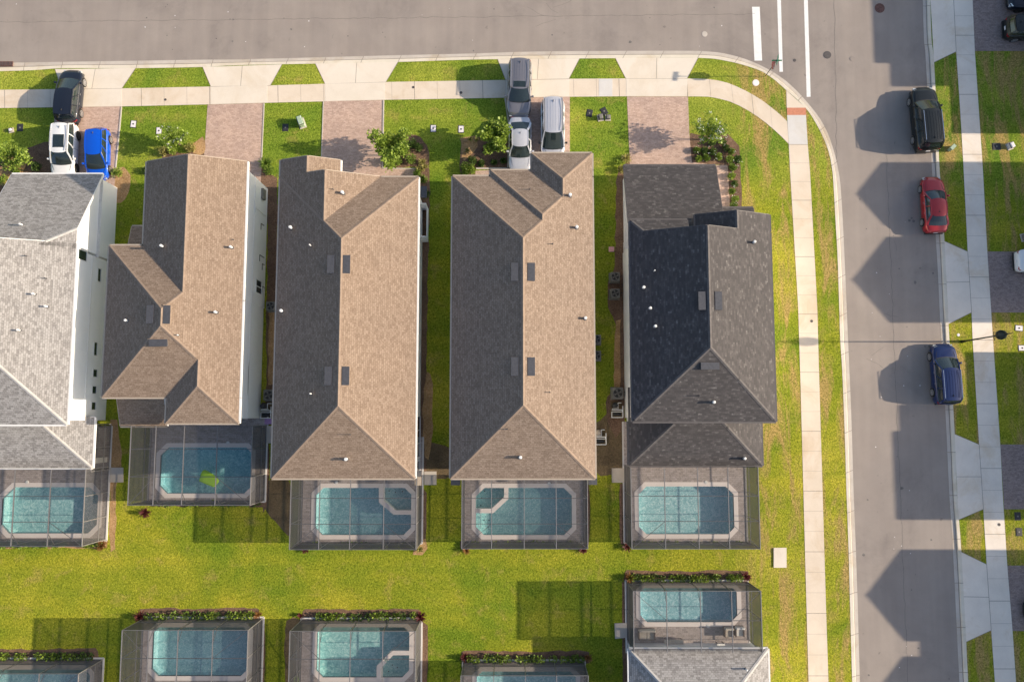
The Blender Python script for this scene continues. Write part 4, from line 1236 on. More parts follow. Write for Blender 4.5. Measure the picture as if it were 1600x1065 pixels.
# --- houses across the side street (they cast the shadows that lie on it)
def street_house(key, label, prims, mat, cap, doors):
    h = house(key, label, prims, mat, cap, M['wall'], M['white'])
    for bi, y, kind in doors:
        if kind == 'g': garage_door(h, bi, y, side='W')
        elif kind == 'd': entry_door(h, bi, y, side='W')
        else: window(h, 'W', bi, y, kind, 1.5, 1.3)
    return h
KS = 1 / math.tan(SUN_EL)
def sh_x(px, py, h):      # x of an edge of height h whose shadow ends at the pixel
    return G(px, py, ZR)[0] + KS * (h - ZR)
yy_ = lambda py: Y_(1400, py, ZR)
s = .34
XB = sh_x(1378, 330, zE) ; XC = sh_x(1385, 437, zE)
B1 = prim(XB, yy_(350), XB + 9, yy_(255.5), zE, s, "NS"); C1 = prim(XC, yy_(502), XC + 9, yy_(372), zE, s, "NS")
BC = prim(XB + 2.2, yy_(502), XB + 20, yy_(255.5), zE, .3, "NSEW")
BL = prim(sh_x(1409, 369, zE), yy_(373), XB + 9, yy_(349), zE, .05, "W")
street_house('q', "white house with brown roof and twin gables across the side street", [B1, C1, BC, BL], M['sh_brown'], M['cap_brown'], [(1, yy_(440), 'g'), (1, yy_(440), 4.0), (0, yy_(303), 4.0), (0, yy_(303), 1.0)])
XD = sh_x(1397.5, 740, zE); XD2 = sh_x(1405, 650, zE); XD3 = sh_x(1505, 590, LOW)
D1 = prim(XD, yy_(809.5), XD + 19, yy_(675), zE, s); D2 = prim(XD2, yy_(720), XD + 19, yy_(634), zE, s, "NSEW"); D3 = prim(XD3, yy_(640), XD + 14, yy_(551), LOW, .1, "W")
street_house('r', "white house with grey hipped roof and low garage across the side street", [D1, D2, D3], M['sh_grey'], M['cap_grey'], [(0, yy_(744), 'g'), (0, yy_(744), 4.0), (2, yy_(592), 'd')])
XE = sh_x(1408, 930, zE); XF = sh_x(1411, 1093, zE); XN = sh_x(1437.5, 1014, zE)
E1 = prim(XE, yy_(999), XE + 12, yy_(860), zE, s, "NS"); F1 = prim(XF, yy_(1160), XF + 12, yy_(1027), zE, s, "NS"); N1 = prim(XN, yy_(1030), XE + 12, yy_(996), zE, .02, "W")
EF = prim(XE + 2.4, yy_(1160), XE + 20, yy_(860), zE, .3, "NSEW")
street_house('s', "white house with charcoal roof and twin gables at the far end of the side street", [E1, F1, EF, N1], M['sh_black'], M['cap_black'], [(0, yy_(930), 'g'), (0, yy_(930), 4.0), (1, yy_(1093), 4.0)])
XA = sh_x(1364, 40, zE); XA2 = sh_x(1391.5, 115, zE); XA3 = sh_x(1481, 170, LOW)
A1 = prim(XA, yy_(97), XA + 19, yy_(-70), zE, s); A2 = prim(XA2, yy_(133.5), XA + 19, yy_(60), zE, s, "SEW"); A3 = prim(XA3, yy_(208.5), XA + 14, yy_(128), LOW, .1, "W")
street_house('t', "white house with brown hipped roof near the crossing across the side street", [A1, A2, A3], M['sh_brown'], M['cap_brown'], [(0, yy_(20), 'g'), (0, yy_(20), 4.0), (2, yy_(170), 'd')])

# --- houses behind the bottom enclosures, just out of frame
for key, x0p, x1p, ytop, lab in (('u', 188, 408, 1105, "brown roofed house behind the enclosure at the bottom left"), ('v', 452, 660, 1105, "brown roofed house behind the bottom middle enclosure"),
                            ('w', -60, 158, 1190, "brown roofed house behind the enclosure in the bottom left corner"), ('x', 720, 922, 1190, "brown roofed house behind the low bottom enclosure")):
    xa, yn_ = G(x0p, ytop, 0); xb = G(x1p, ytop, 0)[0]
    r1 = prim(xa - .3, yn_ - 14, xb + .3, yn_ + .3, LOW, .4, "NSEW"); r2 = prim(xa + .1, yn_ - 22, xb - .1, yn_ - 3.0, zE, .5)
    hh = house(key, lab, [r1, r2], M['sh_brown'], M['cap_brown'], M['wall'], M['white'])
    window(hh, 'N', 1, (xa + xb) / 2, 4.2, 1.5, 1.2); window(hh, 'N', 0, (xa + xb) / 2, .1, 3.2, 2.1, name="sliding_door")
# ------------------------------------------------------------------ pools, decks and screen enclosures
CH = 3.5   # enclosure height
def ring(mb, inner, outer, z0, z1, mi=0):
    n = len(inner)
    for i in range(n):
        j = (i + 1) % n
        mb.face([(*inner[i], z1), (*outer[i], z1), (*outer[j], z1), (*inner[j], z1)], mi)
        mb.face([(*outer[i], z1), (*outer[i], z0), (*outer[j], z0), (*outer[j], z1)], mi)
        mb.face([(*inner[j], z1), (*inner[j], z0), (*inner[i], z0), (*inner[i], z1)], mi)
def ccw(p): return p if area(p) > 0 else p[::-1]
def pool(key, label, spa=None, depth=0.95, steps=None):
    o = POOLS[key]
    cx, cy = (o[0] + o[2]) / 2, (o[1] + o[3]) / 2
    root = empty("swimming_pool", (cx, cy, 0), label, "swimming pool")
    def place(ob): ob.parent = root; ob.location = (-cx, -cy, 0); return ob
    inn = ccw(octa_poly(o, 0.0)); out = ccw(octa_poly(o, 0.34))
    mb = MB(); ring(mb, inn, out, -.1, 0.06); place(mb.build("coping", M['coping']))
    mb = MB()
    n = len(inn)
    for i in range(n):
        j = (i + 1) % n
        mb.face([(*inn[i], -.22), (*inn[j], -.22), (*inn[j], -depth), (*inn[i], -depth)], 0)
        mb.face([(*inn[i], .05), (*inn[j], .05), (*inn[j], -.22), (*inn[i], -.22)], 1)
    mb.face([(*p, -depth) for p in inn], 0)
    if steps:
        for sx0, sx1, sy0, sy1, sz in steps: 
            a = G(sx0, sy0); b = G(sx1, sy1)
            mb.box(min(a[0], b[0]), min(a[1], b[1]), -depth + .005, max(a[0], b[0]), max(a[1], b[1]), sz, 0)
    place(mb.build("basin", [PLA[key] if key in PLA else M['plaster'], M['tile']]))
    mb = MB(); mb.face([(*p, -.12) for p in inn]); place(mb.build("water", M['water']))
    for k, poly in enumerate(spa or []):
        mb = MB(); P = gl(poly)
        for a, b in zip(P, P[1:]):
            d = Vector((b[0] - a[0], b[1] - a[1])).normalized(); nn = Vector((-d.y, d.x)) * .17
            e = d * .07
            q = [(a[0] - e.x + nn.x, a[1] - e.y + nn.y), (a[0] - e.x - nn.x, a[1] - e.y - nn.y), (b[0] + e.x - nn.x, b[1] + e.y - nn.y), (b[0] + e.x + nn.x, b[1] + e.y + nn.y)]
            mb.prism(q, -depth + .01, 0.07 + .003 * len(mb.f) * .1)
        place(mb.build("spa_wall", M['coping']))
    if spa:
        mb = MB()
        for (sx, sy) in spa_jets.get(key, []):
            x, y = G(sx, sy, -.6); mb.tube((x, y, -depth + .02), (x, y, -depth + .05), .05, n=8)
        if mb.f: place(mb.build("drain", M['iron']))
    return root
spa_jets = {'c': [(607, 767), (617, 769), (628, 768)], 'd': [(757, 767), (768, 768), (752, 778), (751, 790), (756, 813), (748, 813), (764, 813)], 'h': [(612, 1040), (620, 1044), (606, 1050)]}
pool('a', "pool with cut corners in the enclosure beside the pale grey roof")
pool('b', "half shaded pool with a lime float on its water")
pool('c', "pool with a walled spa in its north east corner", [[(595.5, 762), (595.5, 782.5), (616.5, 800), (641.5, 800)]], steps=[(628, 642, 804, 834, -.45)])
pool('d', "pool with a walled spa in its north west corner", [[(791, 762), (791, 777.5), (769.5, 797.5), (744.5, 797.5)]], steps=[(744, 752, 801, 826, -.4)])
pool('e', "bright pool with cut corners below the charcoal roof", steps=[(998, 1010, 766, 772, -.3)])
pool('f', "pool with furniture beside it above the pale grey roof at the bottom")
pool('g', "pool with cut corners in the bottom enclosure nearest the grey corner pool")
pool('h', "pool with a curved spa wall in the bottom middle enclosure", [[(639, 1019), (613, 1019), (605.5, 1027.5)], [(600, 1033.5), (592, 1041), (592, 1057)]])
pool('i', "pool partly cut off in the bottom corner enclosure")
pool('j', "pool of which only a sliver shows at the bottom edge")

def enclosure(key, label, vx, hy, py0, py1, house_side='N', base_ext=3.0, braces=True, arch=0.28, pool_key=None, py_mid=None, w_edge=True):
    """vx: roof beams (photo x), hy: cross rails (photo y), py0/py1: roof edges (photo y), all at height CH"""
    ym = py_mid or (py0 + py1) / 2
    xs = [G(x, ym, CH)[0] for x in vx]
    yn_, ys_ = G(800, py0, CH)[1], G(800, py1, CH)[1]
    ysx = [G(800, y, CH)[1] for y in hy]
    x0, x1 = xs[0], xs[-1]
    root = empty("pool_enclosure", ((x0 + x1) / 2, (yn_ + ys_) / 2, 0), label, "pool enclosure", "pool screen enclosures behind the houses")
    rl = root.location.copy()
    def place(o): o.parent = root; o.location = -rl; return o
    free = ys_ if house_side == 'N' else yn_
    hs = yn_ if house_side == 'N' else ys_
    def hz(x): return CH + 0.0
    W = .055
    for x in xs:
        mb = MB(); mb.beam((x, hs, CH), (x, free, CH), W, .10); place(mb.build("roof_beam", M['frame']))
        mb = MB(); mb.beam((x, free, 0.03), (x, free, CH), W, W); place(mb.build("post", M['frame']))
    for y in ysx + [free]:
        mb = MB(); mb.beam((x0, y, CH - .004), (x1, y, CH - .004), .045, .045); place(mb.build("roof_rail", M['frame']))
    for y in ysx + [hs]:
        for x in (x0, x1):
            mb = MB(); mb.beam((x, y, 0.03), (x, y, CH), W * .95, W * .95); place(mb.build("post", M['frame']))
    for z in (0.05, 1.15):
        mb = MB()
        mb.beam((x0, free, z), (x1, free, z), .045, .05)
        for x in (x0, x1): mb.beam((x, hs, z), (x, free, z), .045, .05)
        place(mb.build("wall_rail", M['frame']))
    if braces:
        sg = 1 if house_side == 'N' else -1
        last = ysx[-1] if house_side == 'N' else ysx[0]
        for (xa, xb) in ((x0, xs[1]), (x1, xs[-2])):
            mb = MB(); mb.beam((xb, last, CH - .01), (xa, free, CH - .01), .035); place(mb.build("brace", M['frame']))
        for x in xs[1:-1]:
            mb = MB(); mb.beam((x, free, CH - .9), (x, free + sg * .9, CH - .02), .035); place(mb.build("brace", M['frame']))
    mb = MB()
    mb.face([(x0, ys_, CH + .03), (x1, ys_, CH + .03), (x1, yn_, CH + .03), (x0, yn_, CH + .03)])
    place(mb.build("roof_screen", M['screen']))
    mb = MB()
    for x in (x0, x1): mb.face([(x, hs, .05), (x, free, .05), (x, free, CH), (x, hs, CH)])
    mb.face([(x0, free, .05), (x1, free, .05), (x1, free, CH), (x0, free, CH)])
    place(mb.build("wall_screen", M['screen']))
    # deck
    ext = base_ext
    yd0, yd1 = (ys_ - .1, yn_ + ext) if house_side == 'N' else (ys_ - ext, yn_ + .1)
    rect = [(x0 - .08, yd0), (x1 + .08, yd0), (x1 + .08, yd1), (x0 - .08, yd1)]
    hole = octa_poly(POOLS[pool_key or key], 0.2)
    d = fill_poly(rect, [hole], 0.035, "pool_deck", M['deck']); d['kind'] = 'structure'
    mb = MB()
    for a, b in ((0, 1), (1, 2), (3, 0)) if house_side == 'N' else ((2, 3), (1, 2), (3, 0)):
        P, Q = rect[a], rect[b]; mb.beam((P[0], P[1], 0), (Q[0], Q[1], 0), .12, .10)
    e = mb.build("pool_deck_edge", M['walk_new']); e['kind'] = 'structure'
    return dict(x0=x0, x1=x1, yn=yn_, ys=ys_, root=root)
ENC = {}
ENC['a'] = enclosure('a', "dark screened pool enclosure against the pale grey roofed house", [-92, -35, 20.7, 77, 131], [775, 815], 733, 853, base_ext=3.2)
ENC['b'] = enclosure('b', "dark screened pool enclosure over the pool with the lime float", [202.5, 241.5, 286, 338, 392.6], [701.5, 744.5], 665, 788.8, base_ext=1.0)
ENC['c'] = enclosure('c', "screened enclosure on the pool with the north east spa", [453.7, 499, 547, 599.5, 650.4], [778, 818.5], 747, 858, base_ext=3.0)
ENC['d'] = enclosure('d', "screened enclosure on the pool with the north west spa", [721.7, 768, 819, 869, 918], [778, 818], 747, 856.8, base_ext=3.0)
ENC['e'] = enclosure('e', "screened pool enclosure behind the charcoal roofed corner house", [986.5, 1039, 1091, 1138.5, 1186], [774.5, 814], 730, 857, base_ext=3.4)
ENC['f'] = enclosure('f', "screened pool enclosure with furniture inside above the pale grey roof", [990, 1042, 1095, 1144, 1190], [969], 923, 1019, 'S', 1.0)
ENC['g'] = enclosure('g', "bottom screened enclosure whose shadow reaches over the lawn beside the mulch corner", [188.3, 230, 276, 330.6, 385.5], [1028, 1066], 984, 1112, 'S', 1.0)
ENC['h'] = enclosure('h', "bottom middle screened enclosure over the curved spa wall", [451.5, 498.6, 546.6, 597.3, 648.6], [1029, 1066], 985.5, 1112, 'S', 1.0)
ENC['i'] = enclosure('i', "screened enclosure in the bottom corner, mostly out of the photo", [-70, -10, 57.5, 119], [1100, 1140], 1052, 1195, 'S', 1.0)
ENC['j'] = enclosure('j', "screened enclosure of which only the top edge shows at the bottom of the photo", [719.8, 771, 821, 870, 919.6], [1100, 1140], 1055, 1195, 'S', 1.0)

# lanai side screen under the low roof of house a
x_, y0_, y1_ = X_(172.5, 700, 0), Y_(172, 733, 0), Y_(172, 662, 0)
mb = MB()
for y in (y0_, (y0_ + y1_) / 2, y1_): mb.beam((x_, y, 0), (x_, y, 2.8), .05)
for z in (.05, 1.0, 2.78): mb.beam((x_, y0_, z), (x_, y1_, z), .05)
local(hA, mb.build("lanai_frame", M['frame']), hA['root'])
mb = MB(); mb.face([(x_, y0_, .05), (x_, y1_, .05), (x_, y1_, 2.78), (x_, y0_, 2.78)]); local(hA, mb.build("lanai_screen", M['screen']), hA['root'])

# concrete pads by the enclosures
for q in ([(172, 730), (193, 730), (193, 753), (172, 753)], [(663, 736), (682, 736), (682, 757), (663, 757)], [(955.5, 731), (976.5, 731), (977, 753.5), (956, 753.5)], [(960, 973), (980, 972), (981, 995), (961, 997)], [(415, 665), (429, 665), (429, 692), (415, 692)]):
    flat("concrete_pad", q, 0.07, M['gutter'], th=.1)
# buried box lid by the charcoal house pool
mb = MB(); P = gl([(1208.5, 855), (1228.5, 855), (1228.5, 886), (1208.5, 886)]); mb.prism(P, 0, .08)
o = mb.build("utility_slab", M['apron'])
tag(o, "cream concrete slab lid set alone in the lawn below the charcoal house", "utility slab")

# lime float
x, y = G(326, 747, 0)
mb = MB()
out = gl([(319.5, 733.5), (342, 748), (338, 758), (334.5, 760.5), (311.5, 751)], -.1)
c = (sum(p[0] for p in out) / 5, sum(p[1] for p in out) / 5)
rings = []
for sc_, z in ((0.92, -.12), (1.0, -.04), (.98, .06), (.86, .12), (.6, .15)):
    rings.append([(c[0] + (p[0] - c[0]) * sc_ , c[1] + (p[1] - c[1]) * sc_, z) for p in smooth_line(ccw(out) + [ccw(out)[0]], .12)[:-1]])
for a, b in zip(rings, rings[1:]):
    n = len(a)
    for i in range(n): mb.face([a[i], a[(i + 1) % n], b[(i + 1) % n], b[i]])
mb.face(rings[-1])
tag(mb.build("pool_float", M['float'], smooth=True), "lime green inflatable float on the half shaded pool", "pool float")
# skimmer lids / small white deck things
for px, py, lab in ((356.5, 691.5, "above the lime float pool"), (526, 753, "above the pool with the north east spa"), (858, 755, "above the pool with the north west spa"), (1103, 753, "above the bright pool by the charcoal roof"), (1106, 977, "between the furniture and the bottom pool"), (43, 752.5, "above the pool by the pale grey roof")):
    x, y = G(px, py); mb = MB(); mb.tube((x, y, .03), (x, y, .075), .13, n=14); mb.tube((x, y, .075), (x, y, .085), .09, n=14)
    tag(mb.build("skimmer_lid", M['white']), "round white skimmer lid in the deck " + lab, "skimmer lid")
# vacuum hose
mb = MB()
P = [G3(463.5, 1007, 1.0), G3(463.2, 1030, .6), G3(463, 1054, .06)]
for a, b in zip(P, P[1:]): mb.tube(a, b, .03, n=6)
cx, cy = G(463.5, 1060)
ringp = [(cx + .16 * math.cos(t * .5236), cy + .22 * math.sin(t * .5236), .1) for t in range(13)]
for a, b in zip(ringp, ringp[1:]): mb.tube(a, b, .035, n=6, mi=1)
tag(mb.build("pool_skimmer_net", [M['lens'], M['float']]), "pool net on a pale pole with a lime rim leaning in the bottom middle enclosure", "pool net")

# furniture under the bottom right enclosure
def seat(px0, px1, py0, py1, label, cat, name, back='N', back_h=.8, mat='sofa'):
    xa, yb = G(px0, py0); xb, ya = G(px1, py1)
    cx, cy = (xa + xb) / 2, (ya + yb) / 2
    r = empty(name, (cx, cy, .035), label, cat)
    w, d = (xb - xa) / 2, (yb - ya) / 2
    mb = MB(); mb.box(-w, -d, .08, w, d, .30); f = mb.build("frame", M['wood'], r)
    for (sx, sy) in ((-1, -1), (1, -1), (1, 1), (-1, 1)):
        mb = MB(); mb.box(sx * w * .9 - .04, sy * d * .85 - .04, 0, sx * w * .9 + .04, sy * d * .85 + .04, .08); mb.build("leg", M['wood'], r)
    n = max(1, round(w * 2 / .75))
    for k in range(n):
        a = -w + .02 + k * (2 * w - .04) / n
        mb = MB(); mb.box(a, -d + .02, .30, a + (2 * w - .04) / n - .02, d - .16, .46); o = mb.build("cushion", M[mat], r)
        bv = o.modifiers.new("b", 'BEVEL'); bv.width = .04; bv.segments = 2
    mb = MB(); mb.box(-w, d - .16, .30, w, d, back_h); o = mb.build("backrest", M[mat], r); bv = o.modifiers.new("b", 'BEVEL'); bv.width = .04; bv.segments = 2
    for sx in (-1, 1):
        mb = MB(); mb.box(sx * w - .07 if sx > 0 else -w, -d, .30, w if sx > 0 else -w + .07, d - .17, .6); mb.build("armrest", M['wood'], r)
    return r
seat(996, 1022, 980, 996, "wide beige cushioned sofa by the bottom right pool", "sofa", "patio_sofa")
seat(1129, 1143, 977, 992, "single beige armchair by the bottom right pool", "armchair", "patio_armchair")
seat(1146, 1160, 976, 991, "pale armchair nearest the screen wall by the bottom right pool", "armchair", "patio_armchair", mat='white')
def table(px0, px1, py0, py1, label, top='white', name="patio_table", h=.45):
    xa, yb = G(px0, py0); xb, ya = G(px1, py1); cx, cy = (xa + xb) / 2, (ya + yb) / 2
    r = empty(name, (cx, cy, .035), label, "table"); w, d = (xb - xa) / 2, (yb - ya) / 2
    mb = MB(); mb.box(-w, -d, h - .05, w, d, h); mb.build("tabletop", M[top], r)
    for sx in (-1, 1):
        for sy in (-1, 1):
            mb = MB(); mb.box(sx * w * .85 - .03, sy * d * .85 - .03, 0, sx * w * .85 + .03, sy * d * .85 + .03, h - .05); mb.build("leg", M['wood'], r)
    return r
table(1117, 1129, 1001, 1010, "small white table in the shade by the pale grey roof", h=.7)
table(1036, 1066, 996, 1003, "long beige bench table beside the wide sofa", 'sofa')

# ------------------------------------------------------------------ air conditioners and pool equipment
def ac_unit(px, py, label, s=.42, h=.75, dark=False):
    x, y = G(px, py, h)
    r = empty("air_conditioner", (x, y, 0), label, "air conditioner", "air conditioners between the houses")
    mb = MB(); mb.box(-s - .06, -s - .06, 0, s + .06, s + .06, .07); mb.build("pad", M['ac'], r)
    mb = MB(); mb.box(-s, -s, .07, s, s, h)
    o = mb.build("casing", M['ac'], r); bv = o.modifiers.new("b", 'BEVEL'); bv.width = .06; bv.segments = 2
    mb = MB(); mb.tube((0, 0, h), (0, 0, h + .012), s * .80, n=24); g = mb.build("fan_opening", M['black'], r)
    mb = MB()
    for k in range(4):
        a = k * math.pi / 2 + .4
        mb.face([(0.03 * math.cos(a), .03 * math.sin(a), h + .02), (s * .7 * math.cos(a - .3), s * .7 * math.sin(a - .3), h + .022), (s * .74 * math.cos(a + .3), s * .74 * math.sin(a + .3), h + .028)])
    mb.tube((0, 0, h + .012), (0, 0, h + .04), s * .28, n=14)
    mb.build("fan_blade", M['ac'] if not dark else M['acg'], g)
    mb = MB()
    for k in range(1, 4):
        rr = s * .8 * k / 3.2
        for i in range(20):
            t0, t1 = 2 * math.pi * i / 20, 2 * math.pi * (i + 1) / 20
            mb.beam((rr * math.cos(t0), rr * math.sin(t0), h + .05), (rr * math.cos(t1), rr * math.sin(t1), h + .05), .012)
    for k in range(4):
        a = k * math.pi / 4; mb.beam((-s * .8 * math.cos(a), -s * .8 * math.sin(a), h + .055), (s * .8 * math.cos(a), s * .8 * math.sin(a), h + .055), .014)
    mb.build("grille", M['acg'], r)
    mb = MB(); mb.beam((s, .1, .3), (s + .3, .1, .3), .04); mb.build("pipe", M['black'], r)
    return r
ac_unit(961.5, 432, "upper of the two dark condensers beside the charcoal house", .37, .8)
ac_unit(961.5, 458, "lower of the two dark condensers beside the charcoal house", .37, .8)
ac_unit(965.5, 614, "tan condenser with a big fan above the pool pipes by the charcoal house", .44, .75)
ac_unit(932, 530, "upper condenser half hidden by the eave of the triple hip roof", .37, .7)
ac_unit(932, 555, "lower condenser half hidden by the eave of the triple hip roof", .37, .7)
ac_unit(422.5, 478, "condenser in the gap beside the small wall window", .36, .75)
ac_unit(419.5, 617, "condenser in the gap above the pool pipes", .42, .75)
def equipment(px, py, label, seed=1, tank='white'):
    rr = random.Random(seed); x, y = G(px, py)
    r = empty("pool_pump", (x, y, 0), label, "pool equipment")
    mb = MB(); mb.box(-.45, -.65, 0, .45, .65, .04); mb.build("pad", M['soil'], r)
    mb = MB(); mb.tube((-.15, .35, .06), (-.15, .35, .75), .20, n=14); mb.tube((-.15, .35, .75), (-.15, .35, .85), .20, .08, n=14); mb.build("filter_tank", M['tan'] if tank == 'tan' else M['acg'], r)
    mb = MB(); mb.tube((-.3, -.35, .25), (.2, -.35, .25), .13, n=12); mb.tube((.2, -.35, .25), (.35, -.35, .25), .10, n=12); mb.build("motor", M['black'], r)
    mb = MB()
    pts = [(.35, .55), (.1, .1), (-.35, .0), (.4, -.15), (-.4, -.6), (.3, -.6), (.45, .3)]
    for k in range(6):
        a, b = pts[k], pts[k + 1]; z = .3 + .1 * (k % 3)
        mb.tube((a[0], a[1], z), (b[0], a[1], z), .035, n=8); mb.tube((b[0], a[1], z), (b[0], b[1], z), .035, n=8); mb.tube((a[0], a[1], .05), (a[0], a[1], z), .035, n=8)
    mb.build("pipe", M['pvc'], r)
    return r
equipment(963, 640, "pool pump with white pipes below the tan condenser", 1)
equipment(417.5, 641, "pool pump with white pipes in the gap beside the white wall", 2)
equipment(937, 682, "tan pool filter and white pipes beside the triple hip roof", 3, 'tan')
mb = MB(); x, y = G(955, 390); mb.box(x - .2, y - .18, 0, x + .2, y + .18, .16); mb.box(x - .22, y - .2, .16, x + .22, y + .2, .2)
tag(mb.build("utility_box", M['pinkbox']), "faded pink box on the grass in the gap beside the charcoal house", "utility box")
mb = MB(); x, y = G(421, 658); mb.box(x - .35, y - .22, 0, x + .35, y + .22, .12); mb.box(x - .33, y - .2, .12, x + .33, y + .2, .14)
tag(mb.build("storage_box", plain("violet plastic", (.38, .22, .45), .5)), "violet box on the ground below the pool pipes in the gap", "box")

# ------------------------------------------------------------------ small utility boxes in the lawns
def valve_lid(px, py, label, dark=False, rz=0.0, s=(.20, .27)):
    x, y = G(px, py)
    r = empty("meter_box", (x, y, 0), label, "meter box", "meter boxes set in the front lawns", rz)
    mb = MB(); mb.box(-s[0] - .05, -s[1] - .05, 0, s[0] + .05, s[1] + .05, .02)
    o = mb.build("rim", M['lidk'], r); bv = o.modifiers.new("b", 'BEVEL'); bv.width = .05; bv.segments = 2; bv.affect = 'EDGES'
    mb = MB(); mb.box(-s[0], -s[1], .02, s[0], s[1], .035)
    o = mb.build("lid", M['lidk'] if dark else M['lid'], r); bv = o.modifiers.new("b", 'BEVEL'); bv.width = .04; bv.segments = 2
    mb = MB(); mb.tube((0, 0, .035), (0, 0, .045), .07, n=12); mb.build("port", M['lidk'] if not dark else M['ac'], r)
    return r
valve_lid(208.5, 194, "white meter box on the lawn right of the blue hatchback", rz=-.1)
valve_lid(248.5, 204.5, "white meter box nearest the flowering sapling by the cross hipped house")
valve_lid(677, 201, "white meter box on the lawn nearer the red tan driveway with the tree shadow")
valve_lid(720.5, 202, "white meter box on the lawn nearer the three parked silver cars")
valve_lid(1592, 512.5, "white meter box on the far lawn just beyond the street lamp head", rz=-.1, s=(.28, .2))
valve_lid(1597, 543.5, "white meter box cut by the edge of the photo beyond the lamp", s=(.28, .2))
valve_lid(1126, 202, "white meter box among the blossoms by the corner lawn", rz=.4)
valve_lid(31.5, 199.5, "dark oval meter box on the shaded lawn near the white car", True)
valve_lid(921, 177, "dark square meter box on the lawn between driveways, nearer the minivan", True, rz=-.2)
valve_lid(944, 174, "dark square meter box on the lawn between driveways, farther from the minivan", True, rz=.5)
valve_lid(446, 199.5, "dark round meter box beside the pale green cabinet", True)
valve_lid(1557, 229, "dark double meter box on the far lawn near the large black car", True, s=(.3, .25))
valve_lid(1590, 806, "upper dark oval meter box on the far lawn", True); valve_lid(1592, 830.5, "lower dark oval meter box on the far lawn", True)
disc("utility_cover", 1181, 129.5, .28, M['coping'], "round cream cover with a dark centre on the corner verge", z=.0, cat="cover")
disc("utility_cover", 1497.5, 523, .12, M['lid'], "small white cap on the verge beside the street lamp", z=.0, cat="cover")
def pedestal(px, py, label, w=.22, d=.42, h=.85, rz=.3, mat='green_box'):
    x, y = G(px, py); r = empty("utility_pedestal", (x, y, 0), label, "utility cabinet", None, rz)
    mb = MB(); mb.box(-w, -d, 0, w, d, h); o = mb.build("cabinet", M[mat], r); bv = o.modifiers.new("b", 'BEVEL'); bv.width = .05; bv.segments = 2
    mb = MB(); mb.box(-w - .03, -d - .03, h - .12, w + .03, d + .03, h - .07); mb.build("lid_seam", M['lidk'], r)
    mb = MB(); mb.box(-w - .08, -d - .08, 0, w + .08, d + .08, .05); mb.build("base", M['gutter'], r)
    return r
pedestal(472, 193, "pale green utility cabinet on the lawn between two driveways", .20, .36, .8, .35)
pedestal(938, 184.5, "low grey utility cabinet beside the two dark meter boxes", .16, .2, .45, .2, 'ac'); pedestal(950, 184.5, "squat dark topped utility post by the two dark meter boxes", .14, .17, .35, 0, 'ac')
pedestal(1577, 229, "pale utility cabinet on the far lawn near the large black car", .16, .22, .5, .4, 'lid'); pedestal(1600, 371, "grey utility cabinet cut by the photo edge above the white sedan", .2, .25, .6, .2, 'ac')
pedestal(18, 204, "small pale cap post in the lawn at the photo edge", .12, .12, .25, .2, 'lid')
mb = MB(); x, y = G(1484, 233); mb.box(-.12, -.22, 0, .12, .22, .5); mb.box(-.14, -.24, .5, .14, .24, .56)
o = mb.build("mailbox_post", M['green_box']); o.location = (x, y, 0); o.rotation_euler = (0, 0, -.8); tag(o, "small dark and white box behind the large black car", "utility cabinet")

# ------------------------------------------------------------------ street sign with stop sign, street lamp
x, y = G(1195.5, 119.5)
r = empty("street_sign", (x, y, 0), "green street name blades on a thin post with a stop sign at the kerb corner", "street sign")
mb = MB(); mb.tube((0, 0, 0), (0, 0, 3.15), .03, n=8); mb.build("post", M['post'], r)
mb = MB(); n = 8
for sx, mi in ((.035, 0), (-.0, 1)):
    pts = [(sx, .38 * math.cos(math.pi / 8 + i * math.pi / 4), 2.25 + .38 * math.sin(math.pi / 8 + i * math.pi / 4)) for i in range(8)]
    mb.face(pts if sx else pts[::-1], 0 if sx == 0 else 1)
for i in range(8):
    a = [(.0, .38 * math.cos(math.pi / 8 + j * math.pi / 4), 2.25 + .38 * math.sin(math.pi / 8 + j * math.pi / 4)) for j in (i, i + 1)]
    mb.face([a[0], a[1], (.035, a[1][1], a[1][2]), (.035, a[0][1], a[0][2])], 1)
sg = mb.build("stop_sign", [M['sign_red'], M['iron']], r); sg.location = (-.07, 0, 0)
fc = bpy.data.curves.new("lettering", 'FONT'); fc.body = "STOP"; fc.size = .30; fc.extrude = .002; fc.align_x = 'CENTER'; fc.align_y = 'CENTER'
tmp = bpy.data.objects.new("tmp", fc); COL.objects.link(tmp)
dg = bpy.context.evaluated_depsgraph_get(); me = bpy.data.meshes.new_from_object(tmp.evaluated_get(dg)); bpy.data.objects.remove(tmp)
me.materials.clear(); me.materials.append(M['paint']); to = bpy.data.objects.new("lettering", me); COL.objects.link(to); to.parent = sg; to.location = (-.006, 0, 2.25); to.rotation_euler = (R(90), 0, R(-90))
for rz, z in ((0, 2.98), (R(78), 3.12)):
    mb = MB(); mb.box(-.40, -.02, 0, .40, .02, .17); b_ = mb.build("name_blade", M['green_sign'], r); b_.location = (0, 0, z - .1); b_.rotation_euler = (0, 0, rz)
mb = MB(); mb.box(-.1, -.06, 2.95, .1, .06, 2.98); mb.build("bracket", M['post'], r)
x, y = G(1503, 533.5)
r = empty("street_lamp", (x, y, 0), "dark street lamp with round head and tall finial on the far verge", "street lamp")
mb = MB(); mb.tube((0, 0, 0), (0, 0, .5), .13, .09, n=12); mb.build("base", M['lamp'], r)
mb = MB(); mb.tube((0, 0, .5), (0, 0, 4.7), .07, .045, n=10); mb.build("pole", M['lamp'], r)
mb = MB()
prof = [(.06, 4.7), (.18, 4.78), (.33, 4.98), (.37, 5.18), (.33, 5.38), (.22, 5.56), (.10, 5.72)]
for (r0, z0), (r1, z1) in zip(prof, prof[1:]): mb.tube((0, 0, z0), (0, 0, z1), r0, r1, n=20, caps=False)
